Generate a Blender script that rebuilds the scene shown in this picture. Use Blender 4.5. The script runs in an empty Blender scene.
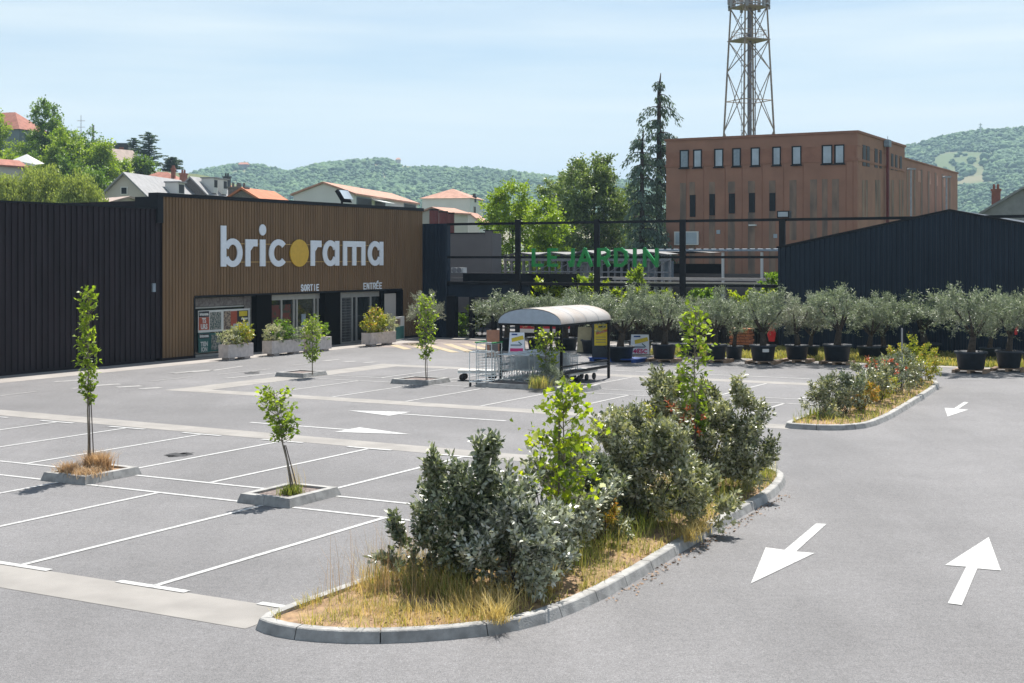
import bpy, bmesh, math, random
import numpy as np
from mathutils import Vector
R = math.radians
# ------------------------------------------------------------------ camera, world, sun
S = bpy.context.scene
COL = S.collection
CAM_H, FPX, YH = 4.3, 1357.0, 258.0
cam_d = bpy.data.cameras.new('camera'); cam = bpy.data.objects.new('camera', cam_d); COL.objects.link(cam)
cam.location = (0, 0, CAM_H); cam.rotation_euler = (R(90), 0, 0)
cam_d.sensor_width = 36; cam_d.lens = FPX/1024*36; cam_d.shift_y = -(341.5-YH)/1024
cam_d.clip_start = .1; cam_d.clip_end = 9000
S.camera = cam
SUN_EL, SUN_AZ = 60.0, 15.0          # azimuth from +Y towards +X
w = bpy.data.worlds.new('World'); S.world = w; w.use_nodes = True
nt = w.node_tree; nt.nodes.clear()
sky = nt.nodes.new('ShaderNodeTexSky'); sky.sky_type = 'NISHITA'; sky.sun_disc = False
sky.sun_elevation = R(SUN_EL); sky.sun_rotation = R(SUN_AZ)
sky.air_density = 1.0; sky.dust_density = .2; sky.ozone_density = 3.5; sky.altitude = 100
tc = nt.nodes.new('ShaderNodeTexCoord'); mp = nt.nodes.new('ShaderNodeMapping'); mp.inputs['Scale'].default_value = (1.2, 1.2, 15)
mp.inputs['Rotation'].default_value = (0, R(-3), 0)
nz = nt.nodes.new('ShaderNodeTexNoise'); nz.inputs['Scale'].default_value = 1.7; nz.inputs['Detail'].default_value = 7; nz.inputs['Roughness'].default_value = .55
cr = nt.nodes.new('ShaderNodeValToRGB'); cr.color_ramp.elements[0].position = .36; cr.color_ramp.elements[1].position = .74
cr.color_ramp.elements[0].color = (0.0, 0.0, 0.0, 1); cr.color_ramp.elements[1].color = (.7, .7, .7, 1)
mx = nt.nodes.new('ShaderNodeMix'); mx.data_type = 'RGBA'
bg = nt.nodes.new('ShaderNodeBackground'); bg.inputs[1].default_value = .0525
wo = nt.nodes.new('ShaderNodeOutputWorld')
L_ = nt.links.new
L_(tc.outputs['Generated'], mp.inputs[0]); L_(mp.outputs[0], nz.inputs['Vector']); L_(nz.outputs['Fac'], cr.inputs[0])
sz = nt.nodes.new('ShaderNodeSeparateXYZ'); mr = nt.nodes.new('ShaderNodeMapRange'); mr.inputs['From Min'].default_value = .04; mr.inputs['From Max'].default_value = .22; mr.inputs['To Min'].default_value = .85; mr.inputs['To Max'].default_value = .0
ad = nt.nodes.new('ShaderNodeMath'); ad.operation = 'ADD'; ad.use_clamp = True
L_(tc.outputs['Generated'], sz.inputs[0]); L_(sz.outputs['Z'], mr.inputs['Value']); L_(mr.outputs[0], ad.inputs[0]); L_(cr.outputs[0], ad.inputs[1]); L_(ad.outputs[0], mx.inputs['Factor']); L_(sky.outputs[0], mx.inputs['A']); mx.inputs['B'].default_value = (7.9, 8.7, 9.2, 1)
tn = nt.nodes.new('ShaderNodeMix'); tn.data_type = 'RGBA'; tn.blend_type = 'MULTIPLY'; tn.inputs['Factor'].default_value = 1; tn.inputs['B'].default_value = (1.06, 1.04, .975, 1); L_(mx.outputs['Result'], tn.inputs['A']); L_(tn.outputs['Result'], bg.inputs[0]); L_(bg.outputs[0], wo.inputs[0])
sd = bpy.data.lights.new('sun', 'SUN'); sd.energy = 4.4; sd.angle = R(.55); sd.color = (1, .955, .89)
so = bpy.data.objects.new('sun', sd); COL.objects.link(so)
dirv = Vector((math.sin(R(SUN_AZ))*math.cos(R(SUN_EL)), math.cos(R(SUN_AZ))*math.cos(R(SUN_EL)), math.sin(R(SUN_EL))))
so.rotation_euler = dirv.to_track_quat('Z', 'Y').to_euler(); so.location = (0, 0, 60)
S.view_settings.view_transform = 'Standard'; S.view_settings.look = 'None'
S.view_settings.exposure = 1.16; S.view_settings.gamma = 1; S.view_settings.use_curve_mapping = False

# ------------------------------------------------------------------ frames
U = (.4827, .8758); E = (.8758, -.4827)     # car-park axes: U along the store front, E across it
TH_U = math.atan2(U[1], U[0]); TH_E = math.atan2(E[1], E[0])
def G(px, py, h=0.):                         # ground point seen at a picture position
    z = FPX*(CAM_H-h)/(py-YH); return ((px-512)*z/FPX, z)
def AB(px, py, h=0.):
    x, z = G(px, py, h); return (x*U[0]+z*U[1], x*E[0]+z*E[1])
def XY(a, b): return (a*U[0]+b*E[0], a*U[1]+b*E[1])
def HH(py, z): return CAM_H+(YH-py)/FPX*z
def at(px, z): return ((px-512)/FPX*z, z)
def a_on_b(px, b):
    k = (px-512)/FPX; return b*(-.8758-.4827*k)/(.4827-.8758*k)
def b_on_a(px, a):
    k = (px-512)/FPX; return a*(k*.8758-.4827)/(.8758+.4827*k)

# ------------------------------------------------------------------ materials
MATS = {}
def nn(t, ty, **kw):
    n = t.nodes.new(ty)
    for k, v in kw.items(): setattr(n, k, v)
    return n
def mat(name, col, rough=.7, metal=0., var=.12, scale=6., bump=0., bscale=40., spec=.5, stretch=None, col2=None, detail=5., lo=.35, hi=.65, emit=None, coord='Object'):
    m = bpy.data.materials.new(name); m.use_nodes = True; t = m.node_tree; b = t.nodes['Principled BSDF']
    b.inputs['Roughness'].default_value = rough; b.inputs['Metallic'].default_value = metal
    b.inputs['Specular IOR Level'].default_value = spec
    c = nn(t, 'ShaderNodeTexCoord'); mpn = nn(t, 'ShaderNodeMapping')
    if stretch: mpn.inputs['Scale'].default_value = stretch
    t.links.new(c.outputs[coord], mpn.inputs[0])
    n = nn(t, 'ShaderNodeTexNoise'); n.inputs['Scale'].default_value = scale; n.inputs['Detail'].default_value = detail
    t.links.new(mpn.outputs[0], n.inputs['Vector'])
    r = nn(t, 'ShaderNodeValToRGB'); r.color_ramp.elements[0].position = lo; r.color_ramp.elements[1].position = hi
    c2 = col2 if col2 else tuple(min(1, x*(1+var)) for x in col)
    c1 = col if col2 else tuple(x*(1-var) for x in col)
    r.color_ramp.elements[0].color = (*c1, 1); r.color_ramp.elements[1].color = (*c2, 1)
    t.links.new(n.outputs['Fac'], r.inputs[0]); t.links.new(r.outputs[0], b.inputs['Base Color'])
    if bump:
        n2 = nn(t, 'ShaderNodeTexNoise'); n2.inputs['Scale'].default_value = bscale; n2.inputs['Detail'].default_value = 4
        t.links.new(c.outputs[coord], n2.inputs['Vector'])
        bp = nn(t, 'ShaderNodeBump'); bp.inputs['Strength'].default_value = bump; bp.inputs['Distance'].default_value = .02
        t.links.new(n2.outputs['Fac'], bp.inputs['Height']); t.links.new(bp.outputs[0], b.inputs['Normal'])
    MATS[name] = m; return m
def leafmat(name, cols, rough=.5, trans=.35, back=None, spec=.5, tcol=None, vscale=1.2):
    """leaf material: colour drawn per leaf, with slow drifts through the crown, translucent"""
    m = bpy.data.materials.new(name); m.use_nodes = True; t = m.node_tree; b = t.nodes['Principled BSDF']
    out = t.nodes['Material Output']
    b.inputs['Roughness'].default_value = rough; b.inputs['Specular IOR Level'].default_value = spec
    g = nn(t, 'ShaderNodeNewGeometry'); r = nn(t, 'ShaderNodeValToRGB')
    tcn = nn(t, 'ShaderNodeTexCoord'); nz_ = nn(t, 'ShaderNodeTexNoise'); nz_.inputs['Scale'].default_value = vscale; nz_.inputs['Detail'].default_value = 2
    t.links.new(tcn.outputs['Object'], nz_.inputs['Vector'])
    m1 = nn(t, 'ShaderNodeMath', operation='MULTIPLY_ADD'); m1.inputs[1].default_value = .85
    m2 = nn(t, 'ShaderNodeMath', operation='MULTIPLY_ADD'); m2.inputs[1].default_value = 1.4; m2.inputs[2].default_value = -.66
    t.links.new(nz_.outputs['Fac'], m2.inputs[0]); t.links.new(g.outputs['Random Per Island'], m1.inputs[0]); t.links.new(m2.outputs[0], m1.inputs[2])
    while len(r.color_ramp.elements) < len(cols): r.color_ramp.elements.new(.5)
    for i, c in enumerate(cols):
        r.color_ramp.elements[i].position = i/(len(cols)-1); r.color_ramp.elements[i].color = (*c, 1)
    t.links.new(m1.outputs[0], r.inputs[0])
    src = r.outputs[0]
    if back:
        mxn = nn(t, 'ShaderNodeMix'); mxn.data_type = 'RGBA'; mxn.inputs['B'].default_value = (*back, 1)
        t.links.new(g.outputs['Backfacing'], mxn.inputs['Factor']); t.links.new(src, mxn.inputs['A']); src = mxn.outputs['Result']
    t.links.new(src, b.inputs['Base Color'])
    tr = nn(t, 'ShaderNodeBsdfTranslucent')
    br = nn(t, 'ShaderNodeMix'); br.data_type = 'RGBA'; br.blend_type = 'MULTIPLY'; br.inputs['Factor'].default_value = 1
    br.inputs['B'].default_value = (*(tcol or (1.3, 1.35, .7)), 1); t.links.new(r.outputs[0], br.inputs['A'])
    t.links.new(br.outputs['Result'], tr.inputs[0])
    ms = nn(t, 'ShaderNodeMixShader'); ms.inputs[0].default_value = trans
    t.links.new(b.outputs[0], ms.inputs[1]); t.links.new(tr.outputs[0], ms.inputs[2]); t.links.new(ms.outputs[0], out.inputs[0])
    MATS[name] = m; return m

# ------------------------------------------------------------------ object helpers
def tag(o, label=None, cat=None, group=None, kind=None):
    if label: o['label'] = label
    if cat: o['category'] = cat
    if group: o['group'] = group
    if kind: o['kind'] = kind
    return o
def thing(name, label, cat, loc=(0, 0, 0), rz=0., group=None):
    o = bpy.data.objects.new(name, None); COL.objects.link(o); o.location = loc; o.rotation_euler = (0, 0, rz); o.empty_display_size = .3
    return tag(o, label, cat, group)
def kids(o): return [c for c in bpy.data.objects if c.parent == o]
def dup(o, loc=None, rz=None, sc=None, label=None, parent=None):
    c = o.copy(); COL.objects.link(c); c.parent = parent
    if loc is not None: c.location = loc
    if rz is not None: c.rotation_euler = (0, 0, rz)
    if sc is not None: c.scale = sc if isinstance(sc, tuple) else (sc, sc, sc)
    if label: c['label'] = label
    for k in kids(o): dup(k, parent=c)
    return c
class MB:
    def __init__(s): s.v = []; s.f = []; s.mi = []
    def add(s, vs, fs, m=0):
        o = len(s.v); s.v += [tuple(p) for p in vs]; s.f += [tuple(i+o for i in f) for f in fs]; s.mi += [m]*len(fs); return s
    def box(s, x0, x1, y0, y1, z0, z1, m=0):
        vs = [(x0, y0, z0), (x1, y0, z0), (x1, y1, z0), (x0, y1, z0), (x0, y0, z1), (x1, y0, z1), (x1, y1, z1), (x0, y1, z1)]
        return s.add(vs, [(0, 3, 2, 1), (4, 5, 6, 7), (0, 1, 5, 4), (1, 2, 6, 5), (2, 3, 7, 6), (3, 0, 4, 7)], m)
    def frust(s, cx, cy, z0, z1, ax, ay, bx_, by_, m=0):
        vs = [(cx+i*ax, cy+j*ay, z0) for i, j in ((-1, -1), (1, -1), (1, 1), (-1, 1))]+[(cx+i*bx_, cy+j*by_, z1) for i, j in ((-1, -1), (1, -1), (1, 1), (-1, 1))]
        return s.add(vs, [(0, 3, 2, 1), (4, 5, 6, 7), (0, 1, 5, 4), (1, 2, 6, 5), (2, 3, 7, 6), (3, 0, 4, 7)], m)
    def tube(s, pts, r0, r1=None, n=6, m=0, cap=True):
        pts = [Vector(p) for p in pts]; r1 = r0 if r1 is None else r1; k = len(pts); vs = []; fs = []
        ref = Vector((0, 0, 1))
        for i, p in enumerate(pts):
            d = (pts[min(i+1, k-1)]-pts[max(i-1, 0)]).normalized()
            rf = Vector((1, 0, 0)) if abs(d.dot(ref)) > .95 else ref
            a = d.cross(rf).normalized(); b = d.cross(a)
            r = r0+(r1-r0)*i/(k-1)
            for j in range(n):
                t = 2*math.pi*j/n; vs.append(p+a*(r*math.cos(t))+b*(r*math.sin(t)))
        for i in range(k-1):
            for j in range(n):
                q = (j+1) % n; fs.append((i*n+j, i*n+q, (i+1)*n+q, (i+1)*n+j))
        if cap: fs.append(tuple(range(n))[::-1]); fs.append(tuple((k-1)*n+j for j in range(n)))
        return s.add(vs, fs, m)
    def lathe(s, prof, c=(0, 0), n=20, m=0, close=True):
        vs = []; fs = []
        for r, z in prof:
            for j in range(n):
                t = 2*math.pi*j/n; vs.append((c[0]+r*math.cos(t), c[1]+r*math.sin(t), z))
        for i in range(len(prof)-1):
            for j in range(n):
                q = (j+1) % n; fs.append((i*n+j, i*n+q, (i+1)*n+q, (i+1)*n+j))
        if close: fs.append(tuple(range(n))[::-1]); fs.append(tuple((len(prof)-1)*n+j for j in range(n)))
        return s.add(vs, fs, m)
    def prism(s, poly, z0, z1, m=0):             # poly in xy, extruded in z
        n = len(poly); vs = [(x, y, z0) for x, y in poly]+[(x, y, z1) for x, y in poly]
        fs = [tuple(range(n))[::-1], tuple(range(n, 2*n))]+[(i, (i+1) % n, (i+1) % n+n, i+n) for i in range(n)]
        return s.add(vs, fs, m)
    def prismy(s, poly, y0, y1, m=0):            # poly in xz, extruded in y
        n = len(poly); vs = [(x, y0, z) for x, z in poly]+[(x, y1, z) for x, z in poly]
        fs = [tuple(range(n)), tuple(range(n, 2*n))[::-1]]+[(i, i+n, (i+1) % n+n, (i+1) % n) for i in range(n)]
        return s.add(vs, fs, m)
    def sheet(s, poly, z, m=0):
        n = len(poly); return s.add([(x, y, z) for x, y in poly], [tuple(range(n))], m)
    def build(s, name, mats, parent=None, smooth=False, loc=None, rz=0.):
        me = bpy.data.meshes.new(name); me.from_pydata(s.v, [], s.f)
        for mm in (mats if isinstance(mats, (list, tuple)) else [mats]): me.materials.append(MATS[mm])
        me.polygons.foreach_set('material_index', s.mi)
        if smooth: me.polygons.foreach_set('use_smooth', [True]*len(s.f))
        me.update()
        bmm = bmesh.new(); bmm.from_mesh(me); bmesh.ops.recalc_face_normals(bmm, faces=bmm.faces); bmm.to_mesh(me); bmm.free()
        o = bpy.data.objects.new(name, me); COL.objects.link(o); o.parent = parent
        if loc is not None: o.location = loc; o.rotation_euler = (0, 0, rz)
        return o
def sheet_obj(name, poly, z, m, kind='structure'):
    mb = MB(); mb.sheet(poly, z)
    me = bpy.data.meshes.new(name); me.from_pydata(mb.v, [], mb.f); me.materials.append(MATS[m])
    o = bpy.data.objects.new(name, me); COL.objects.link(o); tag(o, kind=kind); return o
def npmesh(name, verts, faces, mname, parent=None, smooth=False, loc=None):
    """fast mesh: verts (N,3), faces (M,k)"""
    me = bpy.data.meshes.new(name); N = len(verts); M, k = faces.shape
    me.vertices.add(N); me.vertices.foreach_set('co', np.ascontiguousarray(verts, dtype=np.float32).ravel())
    me.loops.add(M*k); me.loops.foreach_set('vertex_index', np.ascontiguousarray(faces, dtype=np.int32).ravel())
    me.polygons.add(M); me.polygons.foreach_set('loop_start', np.arange(0, M*k, k, dtype=np.int32))
    me.polygons.foreach_set('loop_total', np.full(M, k, dtype=np.int32))
    if smooth: me.polygons.foreach_set('use_smooth', np.ones(M, dtype=bool))
    me.materials.append(MATS[mname]); me.update(calc_edges=True)
    o = bpy.data.objects.new(name, me); COL.objects.link(o); o.parent = parent
    if loc is not None: o.location = loc
    return o
def nrm(a): return a/np.maximum(np.linalg.norm(a, axis=1, keepdims=True), 1e-6)
def leaf_arrays(P, D, L, W, rng, up=.0):
    n = len(P); D = nrm(D); rv = rng.normal(size=(n, 3)); rv[:, 2] += 1.1+up
    Sd = nrm(np.cross(D, rv)); Nm = np.cross(Sd, D)
    L = L*rng.uniform(.65, 1.25, (n, 1)); W = W*rng.uniform(.7, 1.2, (n, 1))
    V = np.empty((n, 4, 3)); V[:, 0] = P; V[:, 1] = P+D*L*.45+Sd*W*.5+Nm*W*.12; V[:, 2] = P+D*L-Nm*L*.08; V[:, 3] = P+D*L*.45-Sd*W*.5+Nm*W*.12
    return V.reshape(-1, 3), np.arange(4*n).reshape(-1, 4)
def shoots(lobes, ln, nleaf, rng, shell=.55, upw=.5, spread=.9, droop=0., along=1., clump=.11, csize=.11):
    """lobes: (cx,cy,cz,rx,ry,rz,n). returns leaf positions and directions on small outward shoots"""
    PP = []; DD = []
    for cx, cy, cz, rx, ry, rz, n in lobes:
        n = int(n); d = nrm(rng.normal(size=(n, 3))); r = (shell+(1-shell)*rng.uniform(0, 1, (n, 1)))**.8
        if clump:                       # gather the shoots in tufts with gaps between them
            kc = max(4, int(n*clump)); dc = nrm(rng.normal(size=(kc, 3))); rc = (shell+(1.12-shell)*rng.uniform(0, 1, (kc, 1)))**.8
            idx = rng.integers(0, kc, n); q = dc[idx]*rc[idx]+rng.normal(size=(n, 3))*csize; d = nrm(q*.6+dc[idx]*.6); r = np.linalg.norm(q, axis=1, keepdims=True); B = q*np.array([rx, ry, rz])+np.array([cx, cy, cz])
        else: B = d*r*np.array([rx, ry, rz])+np.array([cx, cy, cz])
        sd_ = nrm(d*.9+rng.normal(size=(n, 3))*.35+np.array([0, 0, upw-droop]))
        t = rng.uniform(0, 1, (n, nleaf, 1))*along; l_ = ln*rng.uniform(.6, 1.3, (n, 1, 1))
        pos = B[:, None, :]+sd_[:, None, :]*t*l_
        pos[:, :, 2] -= (droop*l_*t**2)[:, :, 0]
        dr = sd_[:, None, :]*.55+rng.normal(size=(n, nleaf, 3))*spread*.6
        dr[:, :, 2] -= droop*.8
        pos += dr*ln*.08
        PP.append(pos.reshape(-1, 3)); DD.append(dr.reshape(-1, 3))
    return np.concatenate(PP), np.concatenate(DD)
def crown(name, lobes, ln, nleaf, L, W, m, parent, rng, zmin=None, up=0., **kw):
    P, D = shoots(lobes, ln, nleaf, rng, **kw)
    if zmin is not None: k = P[:, 2] > zmin; P = P[k]; D = D[k]
    V, F = leaf_arrays(P, D, L, W, rng, up)
    return npmesh(name, V, F, m, parent)
def inpoly(P, poly):
    x, y = P[:, 0], P[:, 1]; c = np.zeros(len(P), bool); n = len(poly); j = n-1
    for i in range(n):
        xi, yi = poly[i]; xj, yj = poly[j]
        k = ((yi > y) != (yj > y)) & (x < (xj-xi)*(y-yi)/((yj-yi) or 1e-9)+xi); c ^= k; j = i
    return c
def blades(name, P, h, wd, m, rng, lean=.35, parent=None):
    n = len(P); h = np.broadcast_to(h, (n,))*rng.uniform(.45, 1.25, n); a = rng.uniform(0, 2*np.pi, n)
    d = np.stack([np.cos(a), np.sin(a), np.zeros(n)], 1); s_ = np.stack([-np.sin(a), np.cos(a), np.zeros(n)], 1)
    le = (lean*h*rng.uniform(.1, 1.6, n))[:, None]; wd = wd*rng.uniform(.6, 1.3, (n, 1))
    up = np.array([0, 0, 1.]); hh = h[:, None]
    V = np.empty((n, 6, 3)); mid = P+up*hh*.55+d*le*.3; tip = P+up*hh*.98+d*le
    V[:, 0] = P-s_*wd; V[:, 1] = P+s_*wd; V[:, 2] = mid+s_*wd*.8; V[:, 3] = mid-s_*wd*.8; V[:, 4] = tip+s_*wd*.15; V[:, 5] = tip-s_*wd*.15
    b = np.arange(n)[:, None]*6
    F = np.concatenate([b+np.array([0, 1, 2, 3]), b+np.array([3, 2, 4, 5])])
    return npmesh(name, V.reshape(-1, 3), F, m, parent)
def corr(mb, x0, x1, zb, zt, pitch, depth, y, duty=.55, m=0):
    """upright ribbed sheet: zb, zt are numbers or functions of x; ribs stand towards -y"""
    fb = zb if callable(zb) else (lambda x: zb); ft = zt if callable(zt) else (lambda x: zt)
    xs = []; x = x0
    while x < x1-1e-6:
        e = min(x+pitch, x1); p = e-x
        for q, dy in ((0, 0), (.06, depth), (duty, depth), (duty+.06, 0)):
            if q*pitch < p: xs.append((x+q*pitch, y-dy))
        x = e
    xs.append((x1, y)); vs = []
    for x, yy in xs: vs += [(x, yy, fb(x)), (x, yy, ft(x))]
    mb.add(vs, [(2*i, 2*i+2, 2*i+3, 2*i+1) for i in range(len(xs)-1)], m)
def text(body, size, m, parent, name='lettering', loc=(0, 0, 0), rot=(math.pi/2, 0, 0), extr=.002, align='CENTER', xs=1., offset=.0):
    c = bpy.data.curves.new(name, 'FONT'); c.body = body; c.size = size; c.extrude = extr; c.align_x = align; c.align_y = 'CENTER'; c.offset = offset; c.resolution_u = 3
    o = bpy.data.objects.new(name+'_src', c); COL.objects.link(o)
    dg = bpy.context.evaluated_depsgraph_get(); me = bpy.data.meshes.new_from_object(o.evaluated_get(dg))
    bpy.data.objects.remove(o); bpy.data.curves.remove(c)
    me.name = name; me.materials.clear(); me.materials.append(MATS[m])
    ob = bpy.data.objects.new(name, me); COL.objects.link(ob); ob.parent = parent; ob.location = loc; ob.rotation_euler = rot; ob.scale = (xs, 1, 1)
    return ob

# ------------------------------------------------------------------ palette
def asphalt():
    m = bpy.data.materials.new('asphalt'); m.use_nodes = True; t = m.node_tree; b = t.nodes['Principled BSDF']
    b.inputs['Roughness'].default_value = .85; b.inputs['Specular IOR Level'].default_value = .35
    c = nn(t, 'ShaderNodeTexCoord'); prev = None
    def noise(sc, det, lo, hi, c1, c2, st=None, rot=0):
        mp_ = nn(t, 'ShaderNodeMapping')
        if st: mp_.inputs['Scale'].default_value = st
        mp_.inputs['Rotation'].default_value = (0, 0, rot)
        t.links.new(c.outputs['Object'], mp_.inputs[0])
        n = nn(t, 'ShaderNodeTexNoise'); n.inputs['Scale'].default_value = sc; n.inputs['Detail'].default_value = det; n.inputs['Roughness'].default_value = .6
        t.links.new(mp_.outputs[0], n.inputs['Vector']); r = nn(t, 'ShaderNodeValToRGB'); r.color_ramp.elements[0].position = lo; r.color_ramp.elements[1].position = hi
        r.color_ramp.elements[0].color = (c1, c1, c1, 1); r.color_ramp.elements[1].color = (c2, c2, c2, 1)
        t.links.new(n.outputs['Fac'], r.inputs[0]); return r.outputs[0], n
    base = nn(t, 'ShaderNodeRGB'); base.outputs[0].default_value = (.152, .149, .152, 1); cur = base.outputs[0]
    for a in ((.12, 4, .35, .65, .84, 1.12), (.35, 7, .45, .55, .96, 1.04, (1, .12, 1), -TH_U-.25), (.9, 5, .3, .7, .94, 1.06), (9, 3, .3, .7, .88, 1.12), (30, 2, .35, .65, .82, 1.18), (80, 1, .35, .65, .68, 1.32), (2.2, 6, .62, .78, 1., .86, (1, .18, 1), -TH_U), (.7, 6, .62, .72, 1., .88), (1.9, 4, .70, .74, 1., .74), (.25, 5, .60, .66, 1., .93)):
        o_, n = noise(*a); mm = nn(t, 'ShaderNodeMix'); mm.data_type = 'RGBA'; mm.blend_type = 'MULTIPLY'; mm.inputs['Factor'].default_value = 1
        t.links.new(cur, mm.inputs['A']); t.links.new(o_, mm.inputs['B']); cur = mm.outputs['Result']
    t.links.new(cur, b.inputs['Base Color'])
    n2 = nn(t, 'ShaderNodeTexNoise'); n2.inputs['Scale'].default_value = 90; t.links.new(c.outputs['Object'], n2.inputs['Vector'])
    bp = nn(t, 'ShaderNodeBump'); bp.inputs['Strength'].default_value = .35; bp.inputs['Distance'].default_value = .01
    t.links.new(n2.outputs['Fac'], bp.inputs['Height']); t.links.new(bp.outputs[0], b.inputs['Normal'])
    MATS['asphalt'] = m
asphalt()
mat('meadow', (.07, .095, .03), var=.3, scale=.05, rough=.9)
mat('concrete', (.235, .222, .207), var=.12, scale=1.3, bump=.3, bscale=60, rough=.85, detail=8)
mat('pavement', (.27, .248, .23), var=.12, scale=.8, bump=.2, bscale=60, rough=.85, detail=8)
mat('kerbstone', (.29, .285, .275), var=.25, scale=5, bump=.4, bscale=50, rough=.85, detail=8)
mat('joint', (.04, .04, .04))
mat('paint', (.22, .22, .22), col2=(.40, .40, .395), scale=11, rough=.6, detail=10, lo=.30, hi=.48)
mat('worn_paint', (.22, .217, .214), col2=(.37, .367, .36), scale=7, rough=.7, detail=10, lo=.3, hi=.6)
mat('faded_paint', (.185, .182, .18), col2=(.29, .285, .28), scale=5, rough=.7, detail=10, lo=.35, hi=.65)
mat('yellow_paint', (.27, .21, .13), col2=(.40, .32, .19), scale=4, rough=.7, detail=8)
mat('brown_paving', (.20, .165, .15), var=.15, scale=3, rough=.85)
mat('patch', (.035, .035, .037), var=.3, scale=12, rough=.95, bump=.4)
mat('soil', (.19, .12, .07), col2=(.34, .22, .12), scale=7, rough=.95, bump=.8, bscale=25, detail=8)
mat('gravel', (.06, .042, .038), col2=(.27, .22, .20), scale=38, rough=.95, bump=1, bscale=35)
mat('brown_clad', (.185, .115, .062), var=.12, scale=2.2, spec=.2, rough=.6, stretch=(1, 1, .12))
mat('black_clad', (.023, .017, .021), var=.2, scale=2, spec=.2, rough=.5, stretch=(1, 1, .2))
mat('shed_clad', (.014, .024, .040), var=.15, scale=2, spec=.2, rough=.5, stretch=(1, 1, .2))
mat('black_metal', (.007, .008, .011), var=.15, rough=.5, spec=.25)
mat('black_void', (.004, .004, .004), var=.1, rough=.8, spec=.1)
mat('white_letter', (.72, .76, .82), var=.03, rough=.4)
mat('gold', (.62, .38, .04), var=.05, rough=.4)
mat('neon_line', (.5, .33, .12), var=.05)
mat('green_letter', (.007, .24, .048), var=.05, rough=.4)
mat('glass', (.02, .025, .025), var=.4, scale=1.5, rough=.05, spec=1.)
mat('alu', (.42, .42, .41), var=.06, rough=.35, metal=.3)
mat('white_poster', (.62, .62, .60), var=.05)
mat('red_poster', (.36, .075, .04), var=.1, scale=8)
mat('black_poster', (.02, .02, .025), var=.1)
mat('teal_poster', (.03, .13, .12), var=.15, scale=6)
mat('yellow_poster', (.62, .48, .03), var=.08)
mat('tan_poster', (.35, .27, .20), col2=(.10, .07, .06), scale=12, lo=.45, hi=.55)
mat('photo_poster', (.05, .09, .08), col2=(.36, .33, .30), scale=14, lo=.42, hi=.6)
mat('goods_red', (.13, .03, .02), col2=(.04, .05, .03), scale=5, lo=.45, hi=.55)
mat('goods_green', (.09, .16, .03), col2=(.03, .03, .03), scale=5, lo=.45, hi=.55)
mat('stone', (.22, .20, .19), col2=(.12, .105, .10), scale=9, detail=8, rough=.95)
mat('grey_wall', (.155, .14, .135), var=.08, scale=.6, rough=.9)
mat('trough', (.56, .50, .47), var=.12, scale=5, bump=.25, bscale=60, rough=.9)
mat('beige', (.40, .30, .19), var=.05)
mat('pot', (.022, .030, .042), var=.2, rough=.6)
mat('pallet', (.30, .20, .13), var=.2, scale=5, stretch=(1, 8, 1))
mat('blue_pallet', (.008, .05, .22), var=.15)
mat('bark', (.060, .047, .036), var=.35, scale=10, bump=.8, bscale=30, rough=.95)
mat('dark_bark', (.045, .035, .03), var=.35, scale=10, rough=.95)
mat('thin_bark', (.20, .17, .13), var=.25, scale=12, rough=.9)
mat('stake', (.10, .08, .07), var=.2)
mat('poly_roof', (.38, .315, .26), col2=(.42, .39, .36), scale=1.1, rough=.35, lo=.4, hi=.6)
mat('gable_panel', (.36, .42, .50), var=.06, rough=.35)
mat('wire', (.60, .65, .67), var=.1, rough=.35, metal=.6)
mat('wire_green', (.03, .24, .08), var=.1)
mat('rubber', (.015, .015, .015))
mat('deck', (.62, .61, .58), var=.06)
mat('tower_steel', (.27, .225, .19), var=.15, scale=2)
mat('tower_cable', (.16, .15, .17), var=.2)
mat('red_steel', (.15, .03, .03), var=.1)
mat('render_brick', (.30, .155, .105), var=.10, scale=.7, rough=.9, detail=8)
mat('render_dark', (.28, .135, .09), var=.12, scale=1.2, rough=.9, detail=8)
mat('stain', (.28, .19, .14), col2=(.14, .105, .085), scale=1.5, stretch=(1, 1, .3), rough=.95)
mat('win_pale', (.36, .42, .48), var=.15, scale=1.2, rough=.3)
mat('win_dark', (.012, .014, .016), var=.2, rough=.5, spec=.2)
mat('white_wall', (.62, .62, .60), var=.04, scale=.4, rough=.9)
mat('cream_wall', (.50, .46, .42), var=.06, scale=.4, rough=.9)
mat('tile_roof', (.40, .22, .16), var=.18, scale=1.4, rough=.9, detail=8)
mat('orange_roof', (.42, .15, .075), var=.15, scale=1.4, rough=.9, detail=8)
mat('red_roof', (.30, .12, .085), var=.18, scale=1.4, rough=.9, detail=8)
mat('slate', (.24, .24, .245), var=.12, scale=1.6, rough=.7, detail=8)
mat('dark_slate', (.055, .06, .07), var=.15, scale=2)
mat('old_tile', (.33, .25, .21), var=.2, scale=1.5, detail=8)
mat('blue_wall', (.20, .24, .27), var=.06)
mat('canopy', (.115, .112, .112), var=.12, scale=1.2, rough=.6)
mat('canopy_fab', (.44, .40, .37), var=.12, scale=2)
mat('galv', (.28, .28, .29), var=.1, metal=.3, rough=.5)
mat('blue_corr', (.24, .29, .34), var=.1)
mat('leaf_litter', (.22, .13, .07), var=.4, scale=30)
mat('hill_ground', (.09, .13, .045), col2=(.21, .18, .10), scale=.007, detail=6, lo=.42, hi=.58, rough=1)
leafmat('lf_silver', [(.024, .042, .012), (.065, .092, .032), (.24, .27, .13), (.72, .72, .54)], rough=.42, trans=.2, back=(.36, .39, .29), spec=1., tcol=(1.1, 1.2, .6))  # pale stop paints sunlit glints on some leaves, dark stops the shaded interior
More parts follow.
